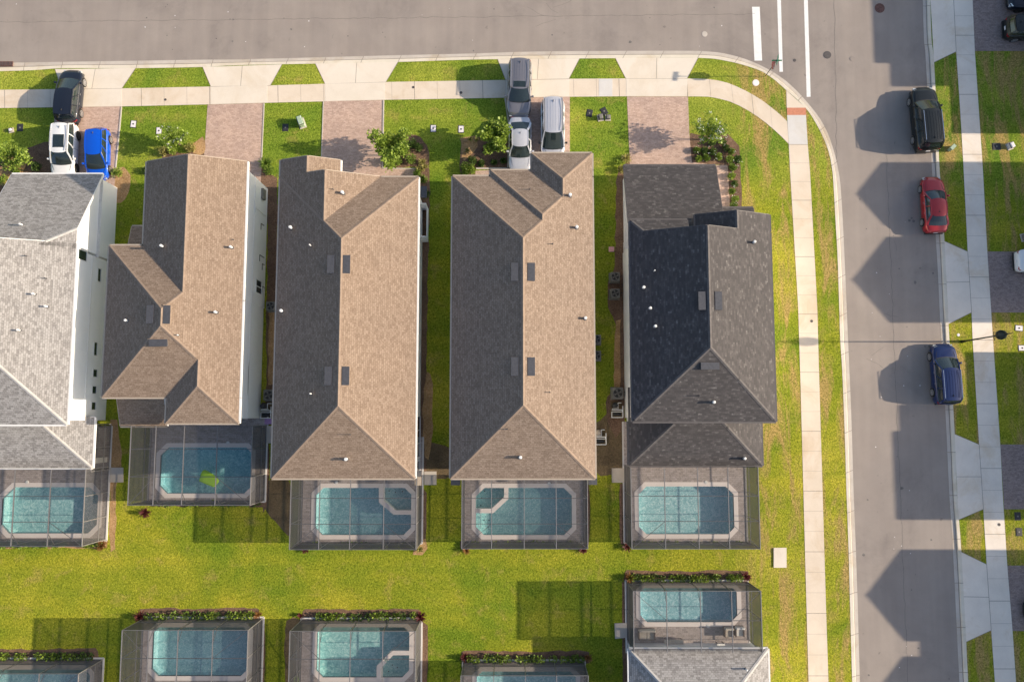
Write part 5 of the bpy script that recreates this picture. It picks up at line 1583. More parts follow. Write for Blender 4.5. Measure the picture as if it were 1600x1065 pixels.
h_ = mb.build("lamp_head", M['lamp'], r, smooth=True)
mb = MB(); mb.tube((0, 0, 5.72), (0, 0, 6.0), .10, .05, n=12); mb.tube((0, 0, 6.0), (0, 0, 6.6), .04, .015, n=8); mb.build("finial", M['lamp'], h_)
mb = MB(); mb.beam((0, -.35, 4.3), (0, .35, 4.3), .04); mb.build("cross_arm", M['lamp'], r)

# ------------------------------------------------------------------ plants
def leaf(mb, c, d, size, rr, mi=0, width=.42):
    d = d.normalized(); side = d.cross(Vector((rr.uniform(-1, 1), rr.uniform(-1, 1), rr.uniform(-1, 1)))).normalized() * size * width
    m = c + d * size * .5
    mb.face([tuple(c), tuple(m + side), tuple(c + d * size), tuple(m - side)], mi)
def blob(mb, c, r, n, size, rr, mi=0, flat_=1.0, up=.4):
    for _ in range(n):
        v = Vector((rr.gauss(0, 1), rr.gauss(0, 1), rr.gauss(0, 1))).normalized()
        q = rr.random() ** .45
        p = Vector(c) + Vector((v.x * r[0], v.y * r[1], abs(v.z) * r[2] if flat_ < 1 else v.z * r[2])) * q
        leaf(mb, p, v + Vector((rr.uniform(-.7, .7), rr.uniform(-.7, .7), rr.uniform(-.3, .9) * up)), size * rr.uniform(.6, 1.3), rr, mi)
def young_tree(px, py, h, r, label, leafm='leaf', seed=1, n=900, size=.13, blooms=0, group="young trees in the front beds", branches=11, spread=1.0):
    x, y = G(px, py); rr = random.Random(seed)
    root = empty("young_tree", (x, y, 0), label, "tree", group)
    mt = MB(); ml = MB()
    top = h * .55
    for k in range(3):
        a = k * 2.1; mt.tube((0.04 * math.cos(a), .04 * math.sin(a), 0), (.12 * math.cos(a), .12 * math.sin(a), top), .028, .02, n=6)
    for k in range(branches):
        a = k * 2.4 + rr.uniform(-.3, .3); L = r * rr.uniform(.55, 1.15)
        z0 = top * rr.uniform(.55, 1.0); z1 = z0 + (h - z0) * rr.uniform(.35, 1.0)
        A = Vector((.08 * math.cos(a), .08 * math.sin(a), z0)); Bq = Vector((L * math.cos(a) * spread, L * math.sin(a), z1))
        mt.tube(A, Bq, .016, .006, n=5)
        for s in range(5):
            t = .35 + .65 * s / 4
            c = A.lerp(Bq, t)
            rad = r * (.20 + .16 * rr.random())
            blob(ml, c, (rad, rad, rad * .7), int(n / branches / 5), size, rr, 0, up=.8)
            if blooms and rr.random() < .6:
                for _ in range(blooms): blob(ml, c + Vector((rr.uniform(-.1, .1), rr.uniform(-.1, .1), rad * .6)), (.07, .07, .05), 7, .07, rr, 1)
    mt.build("trunk", M['bark'], root); ml.build("crown", [M[leafm], M['bloom']], root)
    return root
young_tree(46, 256, 2.6, 1.1, "young tree with lime leaves in the mulch bed left of the white car", 'leaf_l', 1, 1300, .20)
young_tree(282, 226, 2.3, .95, "thin flowering sapling above the cross hipped roof", 'leaf_l', 2, 1100, .17, blooms=1)
young_tree(614, 243, 3.1, 1.5, "leaning young tree beside the red tan driveway with the tree shadow", 'leaf_l', 3, 2600, .22)
young_tree(773, 226, 2.6, 1.15, "bushy young tree in the mulch bed next to the silver cars", 'leaf_l', 4, 2600, .22)
young_tree(1101, 218, 2.7, 1.15, "young tree with white blossoms at the corner driveway", 'leaf_l', 5, 1100, .18, blooms=2)
SHR = {}
def shrub(px, py, r, h, label, mat='leaf', seed=1, group=None, n=None, size=.11, z0=0.0):
    x, y = G(px, py)
    key = (mat, round(r, 2), round(h, 2), size)
    if key in SHR:
        o = SHR[key].copy(); COL.objects.link(o); o.rotation_euler = (0, 0, seed * 1.3)
        for k in ("group",):
            if k in o: del o[k]
        o.scale = (1 + .1 * math.sin(seed), 1 + .1 * math.cos(seed), 1)
    else:
        rr = random.Random(seed); mb = MB()
        nn = n or int(900 * r * r + 260)
        for k in range(5):
            a = k * 1.256 + rr.random(); q = r * .45
            blob(mb, (q * math.cos(a), q * math.sin(a), h * .5), (r * .6, r * .6, h * .5), int(nn / 5), size, rr, up=.9)
        for k in range(4): mb.tube((0, 0, 0), (rr.uniform(-r, r) * .4, rr.uniform(-r, r) * .4, h * .6), .015, .008, n=5, mi=1)
        o = mb.build("shrub", [M[mat], M['bark']]); SHR[key] = o
    o.location = (x, y, z0)
    return tag(o, label, "shrub", group)
def spiky(px, py, r, h, label, mat='leaf_r', seed=1, n=46, group=None, cat="plant", name="spiky_plant"):
    x, y = G(px, py); rr = random.Random(seed); mb = MB()
    for k in range(n):
        a = rr.uniform(0, 6.28); e = rr.uniform(.15, 1.3); L = r * rr.uniform(.7, 1.15)
        d = Vector((math.cos(a) * math.cos(e), math.sin(a) * math.cos(e), math.sin(e) * h / r))
        sd = Vector((-math.sin(a), math.cos(a), 0)) * .035
        c = Vector((0, 0, .05)); m = c + d * L * .6; t = c + d * L + Vector((0, 0, -.12 * L))
        mb.face([tuple(c - sd * .5), tuple(m - sd), tuple(m + sd), tuple(c + sd * .5)]); mb.face([tuple(m - sd), tuple(t), tuple(m + sd)])
    o = mb.build(name, M[mat]); o.location = (x, y, 0)
    return tag(o, label, cat, group)
# bed at house c
g = "rounded shrubs in the bed beside the tree shaded driveway"
for i, (px, py, r_, m_, l_) in enumerate(((607, 254, .38, 'leaf', "rounded green shrub at the driveway corner of the bed"), (622, 253, .36, 'leaf_l', "rounded lime shrub second from the driveway corner"), (643, 250, .42, 'leaf', "broad green shrub by the entry walk of the stepped gable house"),
        (633, 238, .40, 'leaf_l', "lime shrub behind the broad green shrub in the curved bed"), (645, 226, .36, 'leaf_d', "dark shrub in the upper part of the curved bed"), (655, 232, .3, 'leaf_d', "small dark shrub under the curved bed edge"), (625, 228, .42, 'leaf', "green shrub under the leaning young tree"))):
    shrub(px, py, r_, .7, l_, m_, 11 + i, g)
for i, (px, py, l_) in enumerate(((660, 254, "tan grassy clump at the edge of the curved bed"), (663, 262, "second tan grassy clump by the lawn edge"), (655, 266, "tan grassy clump near the entry walk"))):
    spiky(px, py, .45, .5, l_, 'leaf_y', 30 + i, 60, None, "plant", "grassy_plant")
for i, (px, py, l_) in enumerate(((662, 281, "green shrub beside the low porch roof"), (665, 304, "dark shrub by the low porch roof"), (653, 272, "green shrub at the end of the entry walk"))): shrub(px, py, .33, .5, l_, ('leaf', 'leaf_d', 'leaf')[i], 41 + i)
# bed at house d
for i, (px, py, m_, l_) in enumerate(((738, 252, 'leaf_d', "dark shrub at the lawn corner of the mulch bed"), (727, 262, 'leaf', "green shrub at the bend of the mulch bed"), (737, 266, 'leaf_l', "lime shrub nearest the end of the grey walk"), (728, 272, 'leaf', "green shrub just above the triple hip roof"))): shrub(px, py, .36, .6, l_, m_, 51 + i, "shrubs round the corner of the mulch bed")
for i, (px, py, m_, l_) in enumerate(((772, 254, 'leaf_d', "low dark plant in the mulch near the white sedan"), (787, 252, 'leaf_d', "low dark plant in the mulch against the driveway"), (758, 236, 'leaf_r', "tiny reddish plant in the middle of the mulch bed"), (752, 256, 'leaf_d', "tiny dark plant in the mulch above the grey walk"))): shrub(px, py, .24, .3, l_, m_, 61 + i)
for i, (px, py) in enumerate(((735, 218), (745, 219), (730, 236))): spiky(px, py, .3, .35, ("tan tuft on the upper edge of the straw bed", "second tan tuft on the straw bed edge", "tan tuft with pale stems at the bend of the straw bed")[i], 'leaf_y', 70 + i, 40, None, "plant", "grassy_plant")
# corner bed at house e
rr = random.Random(5)
rowp = [(1088, 236, 'leaf'), (1100, 236, 'leaf_d'), (1113, 238, 'leaf_d'), (1122, 246, 'leaf_l'), (1103, 247, 'leaf'), (1091, 249, 'leaf_l'), (1134, 232, 'leaf_d'), (1142, 238, 'leaf'), (1140, 250, 'leaf_l'), (1144, 262, 'leaf'), (1142, 276, 'leaf_l'), (1147, 288, 'leaf_d'), (1143, 300, 'leaf'), (1148, 312, 'leaf_l'), (1145, 322, 'leaf'), (1152, 250, 'leaf_d'), (1128, 222, 'leaf_d'), (1112, 224, 'leaf_d')]
for i, (px, py, m_) in enumerate(rowp):
    shrub(px, py, .28, .4, "low bedding plant with white specks in the curved bed by the charcoal garage", m_, 80 + i, "low plants in the curved bed by the charcoal garage")
mb = MB()
for k in range(70):
    a, b = rr.choice(rowp)[:2]; x, y = G(a + rr.uniform(-7, 7), b + rr.uniform(-6, 6))
    blob(mb, (x, y, rr.uniform(.2, .4)), (.05, .05, .03), 4, .06, rr)
tag(mb.build("blossoms", M['bloom']), "scattered white blossoms over the curved bed by the charcoal garage", "blossoms", kind='stuff')
spiky(978, 248, .55, .6, "yellow green spiky plant beside the driveway corner above the charcoal garage", 'leaf_y', 90, 70)
spiky(966, 256, .4, .5, "spiky plant on the straw next to the charcoal garage", 'leaf_l', 91, 50)
shrub(971, 266, .3, .5, "orange green shrub at the corner of the charcoal garage", 'leaf_y', 92)
# house b/c gap, house a/b
spiky(416, 256, .7, .7, "bright green leafy plant at the edge of the paver driveway beside the white wall", 'leaf', 93, 90)
shrub(422, 268, .4, .7, "green shrub between the white wall and the brown gable", 'leaf', 94)
shrub(186, 272, .42, .7, "green shrub at the nose of the blue hatchback", 'leaf_l', 95)
for i, (px, py, m_, l_) in enumerate(((258, 238, 'leaf_y', "tan shrub above the cross hipped roof, nearest its ridge corner"), (272, 236, 'leaf_l', "lime shrub under the flowering sapling"), (300, 232, 'leaf_y', "tan shrub on the straw by the driveway"), (12, 252, 'leaf_y', "tan shrub on the straw at the photo edge"), (28, 268, 'leaf', "green shrub under the lime leaved young tree"), (60, 262, 'leaf_d', "dark shrub in the mulch beside the white car"), (8, 282, 'leaf_l', "lime shrub above the pale grey roof at the photo edge"))): shrub(px, py, .38, .55, l_, m_, 100 + i)
shrub(229, 268, .3, .4, "small dark shrub by the corner of the cross hipped roof", 'leaf_d', 110); 
spiky(228, 800, .55, .7, "dark red spiky plant below the lime float enclosure", 'leaf_r', 111, 60)

def hedge(px0, px1, py, label, depth=9, north=True, hh=.6, seed=1, dens=1.15, reds=(0, 1), bedc='mulch', mats=('leaf', 'leaf_l', 'leaf_d'), bed_out=8):
    """a planting strip: mulch bed (ground) and a low hedge on it"""
    rr = random.Random(seed)
    sg = -1 if north else 1
    bed("mulch_bed", [(px0 - 9, py + sg * -2), (px0 - 8, py + sg * (depth + bed_out * .6)), (px0 + 10, py + sg * (depth + bed_out)), ((px0 + px1) / 2, py + sg * (depth + bed_out * .8)), (px1 - 10, py + sg * (depth + bed_out)), (px1 + 8, py + sg * (depth + bed_out * .6)), (px1 + 9, py - sg * 2)], M[bedc], z=.012, seed=seed)
    xa, ya = G(px0, py + sg * 1.5); xb, yb = G(px1, py + sg * depth)
    root = empty("hedge", ((xa + xb) / 2, (ya + yb) / 2, 0), label, "hedge")
    mb = MB(); L = xb - xa; n = int(L / .42)
    for k in range(n):
        c = (xa + L * (k + .5) / n + rr.uniform(-.1, .1) - root.location.x, (ya + yb) / 2 + rr.uniform(-.08, .08) - root.location.y, hh * .45)
        mi = rr.choice((0, 0, 1, 1, 2))
        if rr.random() < .16: continue
        blob(mb, c, (.30, abs(yb - ya) * .5 + .08, hh * .5), int(70 * dens), .15, rr, mi, up=.9)
    mb.build("foliage", [M[m] for m in mats], root)
    mt = MB()
    for k in range(n): 
        x_ = xa + L * (k + .5) / n - root.location.x; mt.tube((x_, (ya + yb) / 2 - root.location.y, 0), (x_, (ya + yb) / 2 - root.location.y, hh * .5), .02, n=5)
    mt.build("stems", M['bark'], root)
    return root
hedge(984, 1160, 907, "low green hedge along the top of the enclosure above the pale grey roof", seed=21)
spiky(983, 902, .6, .8, "rust red plant at the left end of the hedge above the furnished enclosure", 'leaf_o', 120, 60)
spiky(1164, 899, .55, .7, "dark red plant at the right end of the hedge above the furnished enclosure", 'leaf_r', 121, 60)
hedge(228, 398, 966, "low hedge along the top of the enclosure left of the curved spa pool", seed=22)
spiky(221, 961, .6, .9, "dark red plant at the left end of the hedge by the long enclosure shadow", 'leaf_r', 122, 60)
spiky(404, 960, .45, .6, "rust plant at the right end of the hedge by the long enclosure shadow", 'leaf_o', 123, 40)
hedge(480, 650, 967, "low hedge along the top of the curved spa enclosure", seed=23)
spiky(657, 962, .6, .8, "dark red plant at the right end of the hedge by the curved spa", 'leaf_r', 124, 60)
spiky(470, 960, .35, .4, "small red plant at the left end of the hedge by the curved spa", 'leaf_r', 125, 30)
hedge(730, 912, 1033, "low hedge above the enclosure cut off at the bottom edge", seed=24)
spiky(727, 1026, .5, .7, "dark red plant at the left end of the hedge at the bottom edge", 'leaf_r', 126, 50)
spiky(918, 1026, .45, .6, "rust plant at the right end of the hedge at the bottom edge", 'leaf_o', 127, 40)
hedge(-60, 146, 1029, "low hedge above the enclosure in the bottom corner", seed=25)
hedge(-40, 160, 846, "narrow hedge below the enclosure beside the pale grey roof", north=False, depth=6, hh=.45, seed=26, bed_out=4, bedc='straw')
spiky(160, 851, .6, .6, "orange and yellow plant at the corner of the enclosure beside the pale grey roof", 'leaf_o', 128, 70)
hedge(242, 408, 783, "sparse hedge below the enclosure with the lime float", north=False, depth=5, hh=.35, seed=27, dens=.5, bed_out=3)
hedge(474, 655, 848, "narrow hedge below the enclosure of the north east spa", north=False, depth=5, hh=.4, seed=28, dens=.8, bed_out=4)
spiky(478, 858, .45, .5, "dark red plant below the left corner of the north east spa enclosure", 'leaf_r', 129, 40)
bed("mulch_bed", [(652, 846), (664, 840), (668, 856), (660, 868), (646, 866)], M['straw'], z=.016, seed=29)
spiky(656, 858, .4, .5, "tan tuft on the straw at the corner of the north east spa enclosure", 'leaf_y', 130, 40)
hedge(728, 910, 846, "narrow hedge below the enclosure of the north west spa", north=False, depth=6, hh=.45, seed=30, bed_out=5, bedc='mulch')
spiky(729, 857, .5, .6, "rust red plant below the left corner of the north west spa enclosure", 'leaf_o', 131, 60)
spiky(910, 857, .45, .5, "dark red plant below the right corner of the north west spa enclosure", 'leaf_r', 132, 50)
hedge(984, 1165, 846, "narrow hedge below the enclosure behind the charcoal house", north=False, depth=4, hh=.35, seed=31, dens=.5, bed_out=2, bedc='soil')
spiky(980, 853, .55, .6, "dark red plant below the left corner of the enclosure behind the charcoal house", 'leaf_r', 133, 60)
for i, q in enumerate(([(408, 960), (414, 968), (413, 1070), (407, 1070)], [(659, 968), (668, 976), (667, 1070), (658, 1070)], [(157, 1030), (163, 1036), (160, 1070), (154, 1070)], [(914, 745), (921, 760), (920, 850), (912, 850)], [(660, 760), (666, 770), (665, 850), (659, 850)], [(968, 755), (978, 757), (978, 850), (969, 850)], [(412, 665), (420, 690), (419, 785), (411, 800)], [(972, 908), (980, 910), (982, 1065), (974, 1065)])):
    bed("mulch_bed", q, M['mulch'], z=.010, seed=140 + i, jit=.04)

# ------------------------------------------------------------------ cars
def lerp_tab(tab, t):
    for (a, va), (b, vb) in zip(tab, tab[1:]):
        if t <= b: return va + (vb - va) * max(0, (t - a)) / max(1e-6, b - a)
    return tab[-1][1]
def car(label, px, py, heading, L, W, H, kind, paint, cat="car", zg=ZR, rim='rim', sunroof=None, rails=False, wb=None, glassroof=False, chrome=False, name="parked_car"):
    """heading: degrees, 0 = nose toward +X, 90 = nose north"""
    x, y = G(px, py, zg)
    root = empty(name, (x, y, zg), label, cat, "parked cars", R(heading))
    P = {'sedan': dict(zb=.66, belt=[(0, .60), (.02, .70), (.16, .735), (.30, .70), (.66, .66), (.72, .64), (.93, .50), (1, .36)], gb=(.12, .70), gr=(.27, .55), rw=.70),
         'suv': dict(zb=.62, belt=[(0, .50), (.02, .60), (.10, .64), (.60, .61), (.72, .60), (.93, .53), (1, .36)], gb=(.015, .735), gr=(.07, .57), rw=.76),
         'hatch': dict(zb=.63, belt=[(0, .50), (.03, .62), (.15, .655), (.65, .62), (.76, .60), (.94, .48), (1, .34)], gb=(.02, .775), gr=(.09, .55), rw=.74),
         'van': dict(zb=.58, belt=[(0, .45), (.02, .55), (.1, .58), (.7, .56), (.80, .53), (.95, .43), (1, .32)], gb=(.01, .83), gr=(.05, .62), rw=.78)}[kind]
    hw = W / 2; wb = wb or L * .59
    xr, xf = -wb / 2 - L * .005, wb / 2 - L * .005
    R_ = .36 if H > 1.6 else .33
    def X(t): return (t - .5) * L
    def hwid(t):
        e = abs(2 * t - 1)
        if t > .5: return hw * (1 - .40 * max(0, (e - .60) / .40) ** 2.6)
        return hw * (1 - .24 * max(0, (e - .70) / .30) ** 2.6)
    ts = [i / 56 for i in range(57)]
    secs = []
    for t in ts:
        xx = X(t); w = hwid(t); zt = lerp_tab(P['belt'], t) * H
        endr = 0
        e = min(t, 1 - t)
        zl = .20 + (.10 if e < .03 else 0)
        for xw in (xr, xf):
            d = abs(xx - xw)
            if d < R_ + .05: zl = max(zl, .33 + math.sqrt(max(0, (R_ + .05) ** 2 - d * d)) * .98)
        zl = min(zl, zt - .12)
        zm = zl + (zt - zl) * .5
        fr = 1 if .12 < t < .75 else .96
        secs.append([(xx, y_ * s_, z_) for s_, seq in ((-1, 0), (1, 1)) for (y_, z_) in ([(w * .93, zl), (w * .995, zl + (zt - zl) * .25), (w, zm), (w * .975, zt - .05), (w * .86 * fr, zt)] if seq == 0 else [(w * .86 * fr, zt), (w * .975, zt - .05), (w, zm), (w * .995, zl + (zt - zl) * .25), (w * .93, zl)])])
    # crown point in the middle of bonnet / boot
    mb = MB()
    full = []
    for i, sct in enumerate(secs):
        zt = sct[4][2]; cr = .035
        s2 = sct[:5] + [(sct[4][0], -hwid(ts[i]) * .45, zt + cr * .8), (sct[4][0], 0, zt + cr), (sct[4][0], hwid(ts[i]) * .45, zt + cr * .8)] + sct[5:]
        full.append(s2)
    n = len(full[0])
    base = len(mb.v)
    for s2 in full: mb.v.extend(s2)
    for i in range(len(full) - 1):
        for j in range(n - 1):
            a = base + i * n + j
            mb.f.append((a, a + 1, a + n + 1, a + n)); mb.mi.append(0)
    for i, rev in ((0, True), (len(full) - 1, False)):
        f = [base + i * n + j for j in range(n)]
        mb.f.append(tuple(f[::-1] if rev else f)); mb.mi.append(0)
    # dark underbody
    mb.box(X(.04), -hw * .80, .17, X(.96), hw * .80, .40, 1)
    body = mb.build("body", [paint, M['black']], root, smooth=True)
    # greenhouse
    gb0, gb1 = P['gb']; gr0, gr1 = P['gr']
    def ghw(t, top):
        w = hwid(t) * .90
        return w * (P['rw'] / .90 if top else 1)
    zr = H
    def basez(t): return lerp_tab(P['belt'], t) * H - .01
    stations = []
    NS = 15
    for i in range(NS):
        u = i / (NS - 1)
        tb = gb0 + (gb1 - gb0) * u; tt = gr0 + (gr1 - gr0) * u
        stations.append((tb, tt, zr - .03 - .07 * (abs(2 * u - 1) ** 2.2)))
    # side glass
    def side_pt(i, v, sg, off=0.0):
        tb, tt, zt = stations[i]
        xb, xt = X(tb), X(tt)
        yb, yt = hwid(.5 if .1 < tb < .9 else tb) * .915, hw * P['rw'] * (1 - .07 * abs(2 * i / (NS - 1) - 1) ** 4)
        yb = min(yb, hwid(tb) * .92)
        # bulge
        return (xb + (xt - xb) * v, sg * (yb + (yt - yb) * v + .035 * math.sin(math.pi * v) + off), basez(tb) + (zt - basez(tb)) * v)
    for sg in (-1, 1):
        mb = MB()
        for i in range(NS - 1):
            for v0, v1 in ((0, .5), (.5, 1)):
                q = [side_pt(i, v0, sg), side_pt(i + 1, v0, sg), side_pt(i + 1, v1, sg), side_pt(i, v1, sg)]
                mb.face(q if sg < 0 else q[::-1])
        mb.build("side_window", M['cglass'], root, smooth=False)
        mb = MB()
        # pillars
        for u0, u1, wd in (((0, 0, .16), (NS - 1, NS - 1, .10), (5, 5, .07), (9, 9, .07)) if kind != 'sedan' else ((0, 0, .16), (NS - 1, NS - 1, .10), (8, 8, .07))):
            a = Vector(side_pt(u0, -.02, sg, .012)); b = Vector(side_pt(u0, 1.0, sg, .012)); m = Vector(side_pt(u0, .5, sg, .014))
            mb.beam(a, m, wd, .05); mb.beam(m, b, wd, .05)
        for i in range(NS - 1):
            mb.beam(side_pt(i, 1.0, sg, .005), side_pt(i + 1, 1.0, sg, .005), .07, .06)
        mb.build("pillar", paint, root)
        if chrome:
            mb = MB()
            for i in range(NS - 1):
                mb.beam(side_pt(i, 0.03, sg, .02), side_pt(i + 1, 0.03, sg, .02), .025)
                mb.beam(side_pt(i, 0.86, sg, .02), side_pt(i + 1, 0.86, sg, .02), .02)
            mb.beam(side_pt(0, .03, sg, .03), side_pt(0, .86, sg, .03), .022)
            mb.build("window_trim", M['chrome'], root)
    # windscreen, rear window
    def cross(i, name, nrm):
        mb = MB(); K = 9
        tb, tt, zt = stations[i]
        A = side_pt(i, 0, 1); Bq = side_pt(i, 1, 1)
        bow = .16 * nrm if name == "windscreen" else .08 * nrm
        rows = []
        for v in (0, .33, .66, 1.0):
            p = Vector(A).lerp(Vector(Bq), v)
            rows.append([(p.x + bow * (1 - (2 * k / (K - 1) - 1) ** 2) * (1 - .55 * v), p.y * (1 - 2 * k / (K - 1)), p.z + .05 * (1 - (2 * k / (K - 1) - 1) ** 2)) for k in range(K)])
        for a, b in zip(rows, rows[1:]):
            for k in range(K - 1):
                q = [a[k], a[k + 1], b[k + 1], b[k]]
                mb.face(q if nrm < 0 else q[::-1])
        return mb.build(name, M['cglass'], root, smooth=True)
    cross(NS - 1, "windscreen", 1); cross(0, "rear_window", -1)
    if kind != 'sedan':
        A = Vector(side_pt(0, 0, 1)); Bq = Vector(side_pt(0, 1, 1))
        for v0, v1, dx, nm in ((-.05, .30, -.10, "tailgate"), (.88, 1.0, -.13, "spoiler")):
            mb = MB()
            p, q = A.lerp(Bq, v0), A.lerp(Bq, v1)
            for j in range(6):
                c0, c1 = 1 - 2 * j / 6, 1 - 2 * (j + 1) / 6
                f = lambda p_, c, e: (p_.x + dx * (1 - c * c) - .03, p_.y * c, p_.z + .05 * (1 - c * c))
                mb.face([f(p, c0, 0), f(p, c1, 0), f(q, c1, 0), f(q, c0, 0)][::-1])
            mb.build(nm, paint, root, smooth=True)
    # roof panel
    mb = MB(); K = 9; v0 = len(mb.v)
    for i in range(NS):
        tb, tt, zt = stations[i]
        for k in range(K):
            c = 2 * k / (K - 1) - 1
            xo = 0
            if i == NS - 1: xo = .16 * .45 * (1 - c * c) + .03
            if i == 0: xo = -.08 * .45 * (1 - c * c) - .05
            ew = abs(2 * i / (NS - 1) - 1)
            mb.v.append((X(tt) + xo - (.10 if i == NS - 1 else -.10 if i == 0 else 0) * abs(c) ** 5, c * hw * P['rw'] * (1 - .07 * ew ** 4), zt + .012 + .055 * (1 - c * c)))
    for i in range(NS - 1):
        for k in range(K - 1):
            a = v0 + i * K + k; mb.f.append((a, a + K, a + K + 1, a + 1)); mb.mi.append(0)
    mb.build("car_roof", paint, root, smooth=True)
    def roof_rect(t0, t1, wf, mat, nm):
        mb = MB(); mm = 6
        for i in range(mm):
            u0, u1 = t0 + (t1 - t0) * i / mm, t0 + (t1 - t0) * (i + 1) / mm
            def zt(u): return zr - .03 - .07 * (abs(2 * (u - gr0) / (gr1 - gr0) - 1) ** 2.2) + .012 + .055
            for c0, c1 in ((-wf, 0), (0, wf)):
                f = lambda u, c: (X(u), c * hw * P['rw'], zt(u) - .055 * c * c + .012)
                mb.face([f(u0, c0), f(u1, c0), f(u1, c1), f(u0, c1)])
        mb.build(nm, mat, root, smooth=True)
    if sunroof: roof_rect(sunroof[0], sunroof[1], sunroof[2], M['cglass'], "sunroof")
    for k in (-.55, -.28, 0, .28, .55) if (kind in ('suv', 'van') and rails and not glassroof) else ():
        mb = MB(); u0, u1 = gr0 + .035, (sunroof[0] - .02 if sunroof and sunroof[0] > gr0 + .15 else gr1 - .03)
        if sunroof and sunroof[0] < gr0 + .22: continue
        def zr_(u): return zr - .03 - .07 * (abs(2 * (u - gr0) / (gr1 - gr0) - 1) ** 2.2) + .012 + .055 * (1 - k * k)
        for j in range(8):
            ua, ub = u0 + (u1 - u0) * j / 8, u0 + (u1 - u0) * (j + 1) / 8
            mb.beam((X(ua), k * hw * P['rw'], zr_(ua) + .004), (X(ub), k * hw * P['rw'], zr_(ub) + .004), .03, .014)
        mb.build("roof_rib", paint, root)
    if rails:
        for sg in (-1, 1):
            mb = MB(); a = X(gr0 + .03); b = X(gr1 - .02); yy2 = sg * hw * P['rw'] * .93
            mb.beam((a, yy2, H + .06), (b, yy2, H + .06), .04, .035); mb.beam((a, yy2, H - .04), (a, yy2, H + .06), .04); mb.beam((b, yy2, H - .04), (b, yy2, H + .06), .04)
            mb.build("roof_rail", M['chrome'] if rails == 'chrome' else (M['black'] if rails == 'black' else M['rim']), root)
    # antenna
    mb = MB(); mb.face([(X(gr0 + .05), -.035, H + .01), (X(gr0 + .09), 0, H + .02), (X(gr0 + .045), 0, H + .10)]); mb.face([(X(gr0 + .09), 0, H + .02), (X(gr0 + .05), .035, H + .01), (X(gr0 + .045), 0, H + .10)]); mb.build("antenna", M['black'], root)
    # wheels
    for xw in (xr, xf):
        for sg in (-1, 1):
            mt = MB(); r_ = R_
            w0, w1 = sg * (hw * .80), sg * (hw * .985)
            mt.tube((xw, w0, r_), (xw, w1, r_), r_, r_, n=22)
            mt.tube((xw, w1, r_), (xw, w1 + sg * .015, r_), r_ * .94, r_ * .9, n=22)
            wo = mt.build("wheel", M['tyre'], root)
            mr = MB(); yo = w1 + sg * .02
            mr.tube((xw, yo - sg * .03, r_), (xw, yo, r_), r_ * .20, r_ * .18, n=10)
            for k in range(10):
                a = k * 2 * math.pi / 10
                mr.beam((xw + .05 * math.cos(a), yo - sg * .008, r_ + .05 * math.sin(a)), (xw + r_ * .66 * math.cos(a), yo - sg * .008, r_ + r_ * .66 * math.sin(a)), .035, .05)
            for k in range(22):
                a0, a1 = k * 2 * math.pi / 22, (k + 1) * 2 * math.pi / 22
                mr.beam((xw + r_ * .68 * math.cos(a0), yo - sg * .01, r_ + r_ * .68 * math.sin(a0)), (xw + r_ * .68 * math.cos(a1), yo - sg * .01, r_ + r_ * .68 * math.sin(a1)), .03, .035)
            mr.build("rim", M[rim], wo)
    # mirrors, lights, plates, seams, handles
    for sg in (-1, 1):
        mb = MB(); tm = gb1 - .065; zz_ = basez(tm) + .10
        mb.beam((X(tm), sg * hw * .93, zz_ - .03), (X(tm) - .01, sg * (hw + .04), zz_), .06)
        mb.box(X(tm) - .09, min(sg * (hw + .02), sg * (hw + .20)), zz_ - .06, X(tm) + .07, max(sg * (hw + .02), sg * (hw + .20)), zz_ + .08)
        o = mb.build("side_mirror", paint if kind != 'van' else M['black'], root); bv = o.modifiers.new("b", 'BEVEL'); bv.width = .03; bv.segments = 2
        mb = MB()
        def surf(t, fy, dz): 
            return Vector((X(t), sg * hwid(t) * fy, lerp_tab(P['belt'], t) * H + dz))
        q0 = [surf(.925, .93, -.03), surf(.965, .95, -.10), surf(.99, .78, -.16), surf(.985, .60, -.06), surf(.955, .66, .012)]
        mb.face([tuple(p + Vector((.02, sg * .015, .012))) for p in (q0 if sg > 0 else q0[::-1])]); mb.face([tuple(p + Vector((.018, sg * .013, .010))) for p in (q0 if sg < 0 else q0[::-1])])
        mb.box(X(.955), min(sg * hwid(.96) * .72, sg * hwid(.96) * 1.005), basez(.96) - .19, X(.985), max(sg * hwid(.96) * .72, sg * hwid(.96) * 1.005), basez(.96) - .06)
        mb.build("headlight", M['lens'], root)
        mb = MB(); zt_ = lerp_tab(P['belt'], .02) * H
        mb.box(X(.002), min(sg * hw * .56, sg * hw * .80), zt_ - .24, X(.045), max(sg * hw * .56, sg * hw * .80), zt_ - .08); mb.box(X(.02), min(sg * hw * .78, sg * hw * .89), zt_ - .23, X(.07), max(sg * hw * .78, sg * hw * .89), zt_ - .09)
        o = mb.build("tail_light", M['redlens'], root); bv = o.modifiers.new("b", 'BEVEL'); bv.width = .025; bv.segments = 2
        for tq in ((.44, .62) if kind != 'coupe' else (.5,)):
            mb = MB(); xx = X(tq - .10); mb.box(xx - .09, min(sg * hw * .985, sg * (hw + .02)), basez(tq) - .17, xx + .09, max(sg * hw * .985, sg * (hw + .02)), basez(tq) - .13)
            mb.build("door_handle", M['chrome'] if chrome else paint, root)
        mb = MB()
        for tq in (.30, .47, .665):
            zt_ = basez(tq); w_ = hwid(tq)
            mb.beam((X(tq), sg * (w_ + .002), .30), (X(tq), sg * (w_ * .99 + .004), zt_ - .06), .012, .012)
        mb.beam((X(.10), sg * (hwid(.1) * .86), basez(.1) + .01), (X(.12), sg * hwid(.12) * .5, basez(.1) + .03), .012)
        mb.build("door_seam", M['black'], root)
    mb = MB(); tf = gb1 + .015
